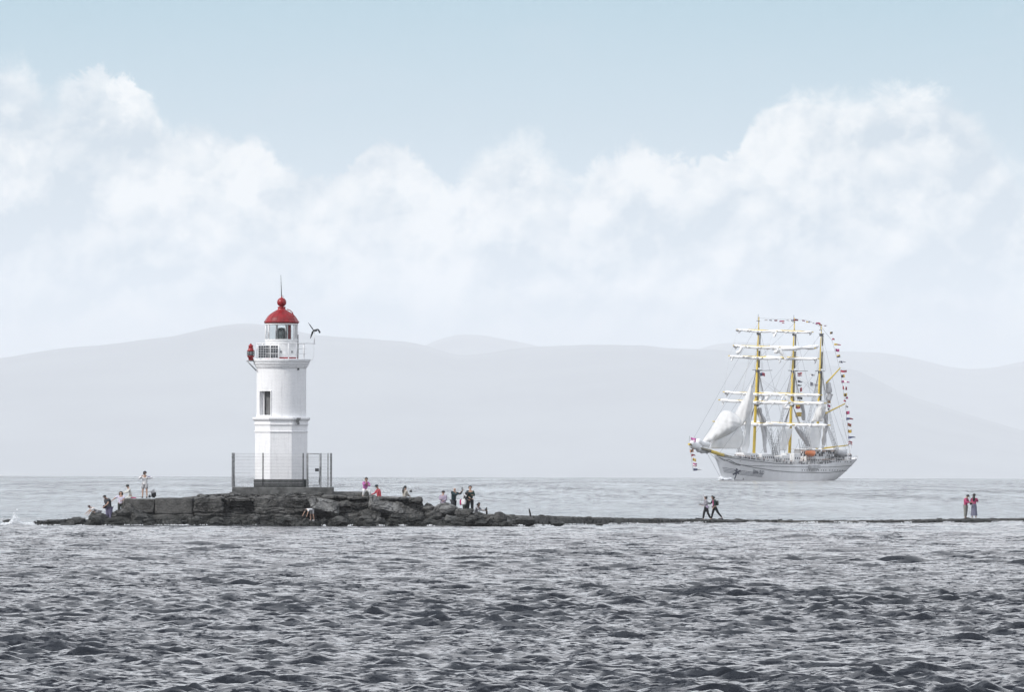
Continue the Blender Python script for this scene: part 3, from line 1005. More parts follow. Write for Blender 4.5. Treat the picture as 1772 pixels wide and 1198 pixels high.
for j, t in enumerate(T):
    Y = WL + 1.6 + t * 15
    for i, px_ in enumerate(pxs):
        zt_ = at(px_, PT[i], Y).z; zl_ = at(px_, PL[i], Y).z
        a = min(1, t / 0.035); a = a * a * (3 - 2 * a)
        b = max(0, min(1, (t - 0.05) / 0.28)); b = b * b * (3 - 2 * b)
        c = max(0, min(1, (t - 0.80) / 0.2)); c = c * c * (3 - 2 * c)
        z = zl_ + (zt_ - zl_) * b
        z = -0.8 + (z + 0.8) * a * (1 - c)
        Pc[j, i] = (at(px_, 900, Y).x, Y, z)
nn = fbm(Pc[..., 0] * 2.2, Pc[..., 1] * 2.2, 31, 5, 1.0, 0.55)
stp = np.floor((Pc[..., 2] + nn * 0.12) / 0.16) * 0.16
Pc[..., 2] = np.where(Pc[..., 2] > 0.3, Pc[..., 2] * 0.62 + stp * 0.38 + nn * 0.028, Pc[..., 2] + nn * 0.12) - 0.02
Pc -= np.array([IX, IY, 0])
obj('ground', grid_mesh('ground', Pc, True), m_rock, isl)


def noisy(p, s, seed): return mnoise.noise(Vector(p) * s + Vector((seed * 7.3, seed * 3.1, seed * 1.7)))


ICO = None


def boulder_mesh(name, w, h, d, seed, cuts=7, rough=0.16, sub=4, smooth=True):
    global ICO
    if ICO is None:
        ICO = {}
    if sub not in ICO:
        b = bmesh.new(); bmesh.ops.create_icosphere(b, subdivisions=sub, radius=1.0)
        ICO[sub] = ([v_.co.copy() for v_ in b.verts], [[v_.index for v_ in f.verts] for f in b.faces]); b.free()
    vs0, fs = ICO[sub]
    r = random.Random(seed)
    planes = []
    for _ in range(cuts):
        n = Vector((r.gauss(0, 1), r.gauss(0, 1), r.gauss(0, 0.9))).normalized()
        planes.append((n, r.uniform(0.62, 0.88)))
    out = []
    for co in vs0:
        p = co.copy()
        for n, dd in planes:
            k = p.dot(n) - dd
            if k > 0: p -= n * k * 0.88
        f = 1 + rough * noisy(p, 1.5, seed) + rough * 0.55 * noisy(p, 3.6, seed + 5) + rough * 0.3 * noisy(p, 8.0, seed + 9)
        p *= f
        out.append(p)
    mx = [max(abs(p[i]) for p in out) for i in range(3)]
    out = [Vector((p.x / mx[0] * w / 2, p.y / mx[1] * d / 2, p.z / mx[2] * h / 2)) for p in out]
    return pydata(name, out, fs, smooth)


def slab_mesh(name, w, h, d, seed, nx=26, nz=14, ny=4, strata=0.10, nlay=5, rough=0.05, taper=(0, 0), round_=0.10):
    """a block of layered rock: box grid whose faces carry grooves between uneven layers"""
    r = random.Random(seed)
    lay = sorted(r.uniform(0.08, 0.95) for _ in range(nlay))
    dep = [r.uniform(0.3, 1.0) for _ in range(nlay)]
    V, F, ids = [], [], {}

    def vid(i, j, k):
        if (i, j, k) not in ids:
            ids[(i, j, k)] = len(V); V.append((i / nx, j / ny, k / nz))
        return ids[(i, j, k)]
    for i in range(nx):
        for k in range(nz):
            F.append((vid(i, 0, k), vid(i + 1, 0, k), vid(i + 1, 0, k + 1), vid(i, 0, k + 1)))
            F.append((vid(i, ny, k), vid(i, ny, k + 1), vid(i + 1, ny, k + 1), vid(i + 1, ny, k)))
    for i in range(nx):
        for j in range(ny):
            F.append((vid(i, j, nz), vid(i + 1, j, nz), vid(i + 1, j + 1, nz), vid(i, j + 1, nz)))
            F.append((vid(i, j, 0), vid(i, j + 1, 0), vid(i + 1, j + 1, 0), vid(i + 1, j, 0)))
    for k in range(nz):
        for j in range(ny):
            F.append((vid(0, j, k), vid(0, j, k + 1), vid(0, j + 1, k + 1), vid(0, j + 1, k)))
            F.append((vid(nx, j, k), vid(nx, j + 1, k), vid(nx, j + 1, k + 1), vid(nx, j, k + 1)))
    out = []
    for (a, b, c) in V:
        x, y, z = (a - 0.5) * w, (b - 0.5) * d, (c - 0.5) * h
        x += taper[0] * h * (c - 0.5); y += taper[1] * h * (c - 0.5)
        cz = c + 0.035 * noisy((x, y, 0), 1.6, seed)
        g = 0
        for l, dp in zip(lay, dep):
            g = max(g, dp * max(0, 1 - abs(cz - l) / (0.055)))
        stepv = 0
        for l, dp in zip(lay, dep):
            if cz > l: stepv += (dp - 0.62) * 0.6
        off = strata * (g + stepv * 0.6) * (0.6 + 0.8 * abs(noisy((x, y, z), 0.9, seed + 3)))
        front = 1 - b
        y += off * (1 if b < 0.5 else -1) * (1 if b < 0.3 else 0.3)
        if a < 0.02 or a > 0.98: x += off * (1 if a < 0.5 else -1)
        n = Vector((noisy((x, y, z), 1.4, seed), noisy((x, y, z), 1.4, seed + 11), noisy((x, y, z), 1.4, seed + 23))) * rough * 2.4
        n += Vector((noisy((x, y, z), 5, seed), noisy((x, y, z), 5, seed + 11), noisy((x, y, z), 5, seed + 23))) * rough * 0.8
        # round the edges
        ex, ez = min(a, 1 - a) * w, min(c, 1 - c) * h
        ey = min(b, 1 - b) * d
        if ez < round_ and ex < round_: x += (0.5 - a) * round_ * 0.7; z += (0.5 - c) * round_ * 0.7
        if ez < round_ and ey < round_: y += (0.5 - b) * round_ * 0.9; z += (0.5 - c) * round_ * 0.5
        if ex < round_ and ey < round_: y += (0.5 - b) * round_ * 0.7; x += (0.5 - a) * round_ * 0.7
        out.append(Vector((x, y, z)) + n)
    return pydata(name, out, F, rough < 0.03)


def place(name, me, px, py, Y, m, rx=0, ry=0, rz=0, parent=isl, **kw):
    p = at(px, py, Y)
    o = obj(name, me, m, parent, **kw)
    o.location = p - parent.location if parent is not None else p
    o.rotation_euler = (R(rx), R(ry), R(rz))
    return o


def slab(name, px0, px1, py0, py1, Yf, dep, m, seed, ry=0.0, **kw):
    s = Yf / FPX
    w, h = (px1 - px0) * s, (py1 - py0) * s
    me = slab_mesh(name, w, h, dep, seed, **kw)
    return place(name, me, (px0 + px1) / 2, (py0 + py1) / 2, Yf + dep / 2, m, ry=ry)


# the cast wall at the left end
slab('concrete_block', 213, 268.3, 863.6, 888, 900.4, 3.2, m_wallc, 1, nlay=1, strata=0.02, rough=0.012, round_=0.04, taper=(0.18, 0))
slab('concrete_block', 268.8, 334, 862.2, 890, 900.35, 3.2, m_wallc, 2, nlay=2, strata=0.02, rough=0.012, round_=0.04)
slab('concrete_block', 252, 336, 890.4, 914, 900.2, 3.2, m_wallc, 3, nlay=2, strata=0.03, rough=0.03, round_=0.05)
# layered rock
slab('rock_ledge', 334.6, 388, 866, 906, 900.25, 2.6, m_rock, 4, nlay=6, strata=0.20, rough=0.045, nz=26)
slab('rock_ledge', 336, 389, 861.5, 867, 900.4, 2.6, m_rock, 41, nlay=1, strata=0.05, rough=0.04, nz=5)
for i, (a, b, yy) in enumerate(((868.5, 872.4, 900.6), (873.6, 877.5, 900.8), (879.0, 882.4, 900.9), (884, 888.5, 900.75))):
    slab('rock_ledge', 387, 443, a, b, yy, 2.2, m_rock, 50 + i, nlay=1, strata=0.08, rough=0.05, nz=5)
slab('rock_ledge', 388, 443, 862.4, 868.2, 900.3, 2.6, m_rock, 5, nlay=2, strata=0.12, rough=0.05, nz=7)
slab('rock_ledge', 384, 442, 890, 910, 900.5, 2.2, m_rock, 6, nlay=3, strata=0.10, rough=0.06)
slab('rock_ledge', 441, 531, 863, 906, 900.15, 2.8, m_rock, 7, nlay=5, strata=0.22, rough=0.05, nx=40, nz=30)
for i, (a, b) in enumerate(((864, 868.5), (869.5, 873.5), (874.5, 879), (880, 885.5))):
    slab('rock_ledge', 508, 531 - i, a, b, 900.0 - i * 0.02, 2.0, m_rock, 60 + i, nlay=1, strata=0.05, rough=0.06, nx=12, nz=5)
slab('rock_ledge', 534.5, 594, 882, 908, 900.7, 2.2, m_rock, 70, nlay=3, strata=0.15, rough=0.06)
slab('rock_ledge', 576, 642, 866.5, 880, 900.2, 2.6, m_rock, 8, nlay=2, strata=0.14, rough=0.07)
slab('rock_ledge', 582, 645, 879, 889, 900.35, 2.6, m_rock, 81, nlay=2, strata=0.14, rough=0.07)
slab('rock_ledge', 580, 648, 888, 908, 900.3, 2.6, m_rock, 82, nlay=3, strata=0.14, rough=0.08)
slab('rock_ledge', 636, 735, 880, 912, 901.2, 2.4, m_rock_w, 83, nlay=3, strata=0.2, rough=0.10)
# thin capping slabs along the lip
slab('capping_slab', 556, 602, 857.5, 862.5, 900.3, 2.8, m_rock, 90, nlay=1, strata=0.03, rough=0.03, nz=4, ry=1.0)
slab('capping_slab', 600, 641, 858.8, 865.2, 900.1, 2.8, m_rock, 91, nlay=1, strata=0.03, rough=0.03, nz=4, ry=-0.5)
slab('capping_slab', 639, 706, 860.2, 866.2, 900.0, 2.8, m_rock_l, 92, nlay=1, strata=0.03, rough=0.025, nz=4)
slab('capping_slab', 707, 732, 861.0, 870.6, 900.0, 2.6, m_rock, 93, nlay=1, strata=0.03, rough=0.04, nz=6)
slab('rock_ledge', 706, 731, 870, 890, 900.5, 2.2, m_rock, 94, nlay=3, strata=0.12, rough=0.06)
# tilted pale slabs
me = slab_mesh('tilted_slab', q(50), q(27), 0.7, 12, nlay=1, strata=0.03, rough=0.06, taper=(-0.25, 0.35))
place('tilted_slab', me, 560, 876.5, 900.2, m_rock_l, rx=-24, ry=9)
me = slab_mesh('tilted_slab', q(60), q(27), 0.8, 13, nlay=2, strata=0.04, rough=0.07, taper=(-0.5, 0.4))
place('tilted_slab', me, 667, 879, 900.1, m_rock_l, rx=-30, ry=14)
me = slab_mesh('tilted_slab', q(52), q(22), 0.8, 14, nlay=2, strata=0.04, rough=0.09, taper=(-0.4, 0.4))
place('tilted_slab', me, 708, 892, 900.1, m_rock, rx=-28, ry=17)
# rubble strewn over the top before the platform
rr = random.Random(3)
for i in range(46):
    px_ = rr.uniform(345, 590)
    t = rr.random()
    Yq = 901.2 + t * 2.2
    s_ = rr.uniform(0.10, 0.34) * (1.3 if rr.random() < 0.2 else 1)
    py_ = 861.5 - 7.0 * t * (1 if 400 < px_ < 560 else 0.7)
    place('stone', boulder_mesh('stone', s_ * rr.uniform(1.2, 2.4), s_ * 0.6, s_, i + 300, sub=2, smooth=False), px_, py_ - 0.3, Yq, rr.choice((m_rock, m_rock_l, m_rock)), rz=rr.uniform(0, 90))

# boulders along the waterline (px, py centre, w, h in pixels, kind)
B_ = [(213, 890, 28, 20, 1), (223, 878, 18, 20, 1), (204, 893, 26, 20, 0), (98, 905, 44, 17, 0), (131, 904, 46, 18, 1), (150, 908, 36, 12, 1), (118, 909, 40, 10, 0), (70, 908, 28, 11, 0),
      (168, 900, 40, 26, 0), (188, 905, 34, 18, 1), (203, 907, 34, 14, 0), (228, 890, 58, 24, 0), (212, 899, 40, 18, 0), (246, 897, 44, 20, 0),
      (233, 907, 44, 14, 0), (262, 908, 34, 12, 1), (288, 906, 26, 11, 2), (313, 905, 22, 9, 2), (300, 910, 26, 8, 0), (341, 902, 34, 17, 1), (330, 909, 26, 10, 0),
      (372, 903, 36, 16, 1), (357, 909, 26, 10, 0), (394, 906, 22, 13, 0), (410, 903, 20, 13, 1), (404, 910, 20, 8, 0), (424, 906, 20, 12, 0), (441, 900, 26, 22, 1),
      (434, 909, 20, 9, 0), (457, 907, 20, 12, 0), (470, 909, 18, 9, 0), (486, 902, 32, 18, 1), (478, 908, 22, 11, 0), (503, 900, 34, 18, 1), (512, 907, 30, 13, 0), (528, 905, 26, 16, 1),
      (545, 907, 32, 12, 0), (560, 903, 22, 12, 1), (571, 909, 22, 8, 0), (588, 904, 44, 22, 1), (583, 909, 36, 10, 0), (612, 907, 22, 14, 0), (632, 903, 40, 20, 1), (648, 908, 22, 10, 0),
      (655, 903, 34, 16, 2), (672, 906, 24, 13, 0), (690, 907, 24, 12, 1), (708, 906, 26, 14, 0), (700, 911, 26, 7, 2), (718, 899, 30, 22, 1), (728, 907, 28, 13, 0), (745, 904, 30, 15, 0),
      (741, 879, 22, 17, 1), (752, 893, 34, 20, 0), (760, 906, 34, 14, 1), (790, 903, 34, 18, 0), (778, 898, 28, 13, 2), (777, 909, 30, 9, 0), (806, 889, 36, 20, 0), (815, 900, 36, 18, 1),
      (805, 909, 32, 10, 0), (828, 894, 26, 18, 0), (836, 905, 34, 15, 0), (848, 895, 26, 16, 1), (858, 906, 22, 13, 1), (846, 909, 26, 9, 0), (874, 907, 20, 11, 0), (886, 906, 22, 12, 0), (793, 884, 22, 14, 2), (640, 893, 40, 24, 0), (690, 899, 44, 20, 0)]
KM = [m_rock_w, m_rock, m_rock_l]
for i, (px_, py_, w_, h_, k_) in enumerate(B_):
    s = 900 / FPX
    dd = (w_ + h_) / 2 * s * 1.1
    Yb = 899.5 + (911 - (py_ + h_ / 2)) * 0.035 + dd * 0.10
    me = boulder_mesh('boulder', w_ * s * 1.08, h_ * s * 1.15, dd, 100 + i, cuts=10, rough=0.34, sub=3, smooth=False)
    place('boulder', me, px_, py_ + 1.0, Yb, KM[k_], rz=rr.uniform(-25, 25))
# small stones between them, too small to pick apart
V, F = [], []
for i in range(420):
    px_ = rr.uniform(60, 900); s = rr.uniform(0.08, 0.28)
    me_v = []
    base = at(px_, 909.5 - rr.uniform(0, 5), 899.4 + rr.uniform(0, 0.8))
    n0 = len(V)
    b = [Vector((-1, -1, -1)), Vector((1, -1, -1)), Vector((1, 1, -1)), Vector((-1, 1, -1)), Vector((-1, -1, 1)), Vector((1, -1, 1)), Vector((1, 1, 1)), Vector((-1, 1, 1))]
    rot = Matrix.Rotation(rr.uniform(0, 6), 3, 'Z') @ Matrix.Rotation(rr.uniform(-.6, .6), 3, 'X')
    for c in b:
        V.append(base - isl.location + rot @ Vector((c.x * s * rr.uniform(.6, 1.1), c.y * s * rr.uniform(.5, 1), c.z * s * rr.uniform(.3, .7))))
    for f in ((0, 1, 5, 4), (1, 2, 6, 5), (2, 3, 7, 6), (3, 0, 4, 7), (4, 5, 6, 7), (3, 2, 1, 0)): F.append(tuple(n0 + k for k in f))
obj('rubble', pydata('rubble', V, F), m_rock_w, isl, kind='stuff')

# stand-alone rocks
def lone(px_, py_, w_, h_, m, seed, label, rough=0.25, cuts=6, Y=899.8, group=None):
    s = Y / FPX
    me = boulder_mesh('boulder', w_ * s, h_ * s, (w_ + h_) / 2 * s, seed, cuts=cuts, rough=rough, sub=4)
    return place('boulder', me, px_, py_, Y, m, parent=None, label=label, cat='rock')


lone(20, 905.5, 36, 15, m_rock_w, 501, 'dark rock awash beside the breaking splash, leftmost rock of all')
lone(771, 884, 50, 28, m_rock_l, 502, 'big pale granite boulder the lilac hooded person stands behind', rough=0.14, cuts=9, Y=900.6)
lone(865, 898, 27, 24, m_rock, 503, 'smooth rounded dark boulder right of the taller wooden stake', rough=0.10, cuts=2)
lone(905, 903, 50, 19, m_rock_w, 504, 'long low dark boulder below the thin leaning stake', rough=0.2)
lone(967, 907, 24, 11, m_rock_w, 505, 'small dark rock in the water at the foot of the causeway')
lone(1037, 908.5, 16, 5, m_rock_w, 506, 'tiny flat rock barely above the water beside the causeway')

# ---- causeway: a low bar of gravel and old concrete running off to the right
cw_top = [(860, 892), (905, 894), (950, 894.6), (985, 896.0), (1040, 897.6), (1100, 898.8), (1180, 900.0), (1250, 900.8), (1330, 902.0), (1400, 902.8), (1500, 902.4), (1600, 900.6), (1700, 899.2), (1772, 898.6), (2000, 898), (2600, 897)]
cw_bot = [(860, 911), (905, 911), (950, 910), (985, 909.6), (1040, 908.6), (1100, 907.5), (1180, 906.0), (1250, 905.6), (1330, 905.2), (1400, 905.6), (1500, 905.8), (1600, 905.4), (1700, 904.6), (1772, 904.4), (2000, 904), (2600, 903)]
nx = 1100
pxs = np.linspace(862, 2600, nx)
Pq = []
cx0 = at(1300, 903, 930)
for i, px_ in enumerate(pxs):
    b = np.interp(px_, *zip(*cw_bot)); t_ = np.interp(px_, *zip(*cw_top))
    dB = b - (799 + (px_ - 886) * 0.00282)
    Yf = FPX * (EYE + 0.064) / dB          # distance at which the water meets the near edge
    zt2 = at(px_, t_, Yf + 2.5).z
    x = at(px_, b, Yf).x
    jag = 0.22 * math.sin(x * 2.1) * math.sin(x * 0.83 + 1) + 0.12 * math.sin(x * 5.3)
    row = []
    for (dy, fz) in ((-0.5, -0.35), (-0.05, 0.0), (0.0, 0.42), (0.12, 0.72), (0.5, 0.88), (1.2, 0.97), (2.0, 1.0), (2.8, 0.97), (3.4, 0.7), (3.8, 0.0), (4.2, -0.8)):
        nz_ = 0.05 * mnoise.noise(Vector((x * 1.7, dy * 2, 3))) + 0.03 * mnoise.noise(Vector((x * 6, dy * 5, 1)))
        zv = (fz * (zt2 + 0.05) + (nz_ if fz > 0.3 else 0)) if fz >= 0 else fz
        row.append((x * (1 + dy / Yf), Yf + dy + jag * (1 if dy < 0.6 else 0), zv + sea_z(0, Yf) * (0 if fz > 0 else 1)))
    Pq.append(row)
Pq = np.array(Pq).transpose(1, 0, 2)
m_cause = rock_material('gravel_bar', (0.075, 0.074, 0.068), light=(0.13, 0.128, 0.12), wet=False)
cause = obj('causeway', grid_mesh('causeway', Pq, True), m_cause, kind='structure')
causeY = lambda px_: FPX * (EYE + 0.064) / (np.interp(px_, *zip(*cw_bot)) - (799 + (px_ - 886) * 0.00282))
rr = random.Random(9)
V, F = [], []
for i in range(700):
    px_ = 870 + 1200 * rr.random() ** 1.2; Yc = causeY(px_); s = rr.uniform(0.04, 0.13) * (1.6 if rr.random() < 0.1 else 1)
    t_ = rr.random()
    tz = at(px_, np.interp(px_, *zip(*cw_top)), Yc + 2.5).z
    base = Vector((at(px_, 900, Yc).x, Yc + 0.02 + t_ * 2.2, tz * (0.30 if t_ < 0.08 else 0.85 if t_ < 0.3 else 0.97)))
    n0 = len(V)
    for c in ((-1, -1, -1), (1, -1, -1), (1, 1, -1), (-1, 1, -1), (-1, -1, 1), (1, -1, 1), (1, 1, 1), (-1, 1, 1)):
        V.append(base + Vector((c[0] * s * rr.uniform(.5, 1.4), c[1] * s * rr.uniform(.5, 1), c[2] * s * rr.uniform(.3, .8))))
    for f in ((0, 1, 5, 4), (1, 2, 6, 5), (2, 3, 7, 6), (3, 0, 4, 7), (4, 5, 6, 7), (3, 2, 1, 0)): F.append(tuple(n0 + k for k in f))
obj('stones', pydata('stones', V, F), m_rock, cause, kind='stuff')

# ---- wooden stakes and stubs
m_wood = mat('tarred_wood', (0.018, 0.016, 0.015), 0.85, var=0.4, vscale=9, bump=0.03, bscale=20)


def stake(px, py0, py1, w, lean, label, Y):
    s = Y / FPX
    bm = bmesh.new()
    h = (py1 - py0) * s
    pts = [(0, 0, -0.3), (lean * 0.3, 0, h * 0.3), (lean * 0.8, 0, h * 0.75), (lean, 0, h)]
    add_tube(bm, pts, [w * 0.5, w * 0.52, w * 0.46, w * 0.26], 7)
    for v_ in bm.verts: v_.co += Vector((noisy(v_.co, 5, px), noisy(v_.co, 5, px + 1), noisy(v_.co, 4, px + 2))) * w * 0.25
    return place('wooden_stake', None if False else _bm(bm), px, py1, Y, m_wood, parent=None, label=label, cat='stake')


def _bm(bm):
    me = bpy.data.meshes.new('wooden_stake'); bm.normal_update(); bm.to_mesh(me); bm.free(); return me


stake(842.5, 878.5, 891, 0.11, -0.02, 'thick dark wooden stake behind the boulders, beside the crouching phone user', 901.5)
stake(918.5, 881, 894.5, 0.12, -0.10, 'thin leaning wooden stake above the long low boulder', 902.0)
stake(1025, 898, 906, 0.06, 0.12, 'short dark stick slanting out of the near edge of the causeway', causeY(1025) + 0.3)
stake(1145, 899, 905, 0.05, -0.02, 'stub of a stake in the causeway, left of the two walkers', causeY(1145) + 0.2)
stake(1289, 899.5, 904.5, 0.08, 0.0, 'squat black stub in the causeway, nearest right of the two walkers', causeY(1289) + 0.5)
stake(1434, 900.0, 904.5, 0.08, 0.02, 'black stub in the middle of the long empty stretch of causeway', causeY(1434) + 0.5)
stake(1527, 901, 905, 0.06, 0.02, 'small black stub just left of the pink couple end of the causeway', causeY(1527) + 0.4)
stake(1662, 899, 904, 0.06, 0.04, 'dark stub in the causeway edge at the feet of the pink couple', causeY(1662) + 0.1)

# small black float drifting behind the ponytailed sitter
bm = bmesh.new()
bmesh.ops.create_uvsphere(bm, u_segments=12, v_segments=8, radius=0.17)
add_bar(bm, (0, 0, 0.1), (0, 0, 0.26), 0.03, n=6)
pf = at(711, 847, 1500)
fl = obj('float', bm, mat('black_rubber', (0.015, 0.015, 0.016), 0.5), label='small black float drifting on the water behind the sitters', cat='float')
d_ = FPX * EYE / (847 - 798.4)
fl.location = at(711, 847.5, 2000); fl.location.z = sea_z(0, 2000) + 0.12
fl.scale = (1.2, 1.2, 1.2)

# ---- breaking water around the rocks
m_foam = mat('white_foam', (0.80, 0.82, 0.84), 0.9, var=0.12, vscale=5)
rr = random.Random(21)
V, F = [], []


def blob(c, s):
    n0 = len(V)
    pts = [(1, 0, 0), (-1, 0, 0), (0, 1, 0), (0, -1, 0), (0, 0, 1), (0, 0, -1)]
    for p in pts: V.append(c + Vector(p) * s * rr.uniform(0.6, 1.3))
    for f in ((0, 2, 4), (2, 1, 4), (1, 3, 4), (3, 0, 4), (2, 0, 5), (1, 2, 5), (3, 1, 5), (0, 3, 5)): F.append(tuple(n0 + k for k in f))


for i in range(1300):      # the splash at the left rock
    a = rr.random()
    if a < 0.55:
        px_ = 26 + rr.gauss(0, 8); up = abs(rr.gauss(0, 1)) * 9 * math.exp(-((px_ - 27) / 8) ** 2) + rr.random() * 2
    else:
        px_ = rr.uniform(2, 60); up = rr.random() ** 3 * 4
    p = at(px_, 909 - up, 898.9 + rr.uniform(-0.4, 0.3))
    blob(p, rr.uniform(0.015, 0.05) * (1.3 if up < 3 else 1.0))
obj('sea_foam', pydata('sea_foam', V, F), m_foam, kind='stuff')
V, F = [], []
spots = [(60, 4), (72, 5), (98, 8), (140, 6), (185, 5), (228, 10), (240, 7), (275, 6), (296, 9), (318, 9), (350, 5), (440, 4), (560, 3), (606, 3), (660, 5), (697, 4), (745, 4), (900, 5), (932, 4), (948, 4), (985, 10), (1005, 8), (1060, 6),
         (1090, 8), (1190, 5), (1210, 6), (1300, 5), (1400, 8), (1460, 9), (1490, 5), (1570, 6), (1640, 6), (1737, 14), (1750, 10), (1765, 6)]
for (cx, n) in spots:
    for i in range(n * 9):
        px_ = cx + rr.gauss(0, 1) * n * 0.8
        if px_ < 960: py_, Yq = 910.2 + rr.uniform(-1.5, 1.2), 899 - rr.uniform(0, 1.2)
        else:
            Yq = causeY(px_) - rr.uniform(0, 2.0); py_ = None
        p = at(px_, py_ or 905, Yq)
        if py_ is None: p.z = sea_z(0, Yq) + rr.uniform(0.0, 0.10)
        blob(p, rr.uniform(0.012, 0.045))
obj('sea_foam', pydata('sea_foam', V, F), m_foam, kind='stuff')

# ================================================================== people
m_skin = mat('skin', (0.42, 0.26, 0.19), 0.6)
m_hair = mat('dark_hair', (0.018, 0.015, 0.014), 0.6)
m_eye = mat('eye', (0.02, 0.018, 0.018), 0.3)
m_lip = mat('lip', (0.28, 0.10, 0.09), 0.5)


def cloth(name, c, rough=0.85): return mat(name, c, rough, var=0.22, vscale=7.0, bump=0.01, bscale=30)


def skin_obj(name, nodes, edges, root, m, parent, sub=1):
    """connected joints with radii -> one continuous skinned surface"""
    me = bpy.data.meshes.new(name)
    keys = list(nodes)
    me.from_pydata([tuple(nodes[k][0]) for k in keys], [(keys.index(a), keys.index(b)) for a, b in edges], [])
    o = obj(name, me, m, parent)
    md = o.modifiers.new('skin', 'SKIN'); md.use_smooth_shade = True; md.branch_smoothing = 0.3
    if not me.skin_vertices: me.skin_vertices.new()
    for i, k in enumerate(keys):
        r = nodes[k][1]
        me.skin_vertices[0].data[i].radius = r if isinstance(r, tuple) else (r, r)
        me.skin_vertices[0].data[i].use_root = (k == root)
    sb = o.modifiers.new('smooth', 'SUBSURF'); sb.levels = sub; sb.render_levels = sub
    return o


def ellipsoid(name, c, r, m, parent, seg=14, rot=None, cut=None):
    bm = bmesh.new(); bmesh.ops.create_uvsphere(bm, u_segments=seg, v_segments=seg // 2 + 2, radius=1.0)
    M = Matrix.Translation(c) @ (rot.to_4x4() if rot is not None else Matrix.Identity(4)) @ Matrix.Diagonal((*r, 1))
    if cut is not None:
        dele = [v_ for v_ in bm.verts if v_.co.dot(cut[0]) < cut[1]]
        bmesh.ops.delete(bm, geom=dele, context='VERTS')
    bmesh.ops.transform(bm, matrix=M, verts=bm.verts[:])
    for f in bm.faces: f.smooth = True
    return obj(name, bm, m, parent)


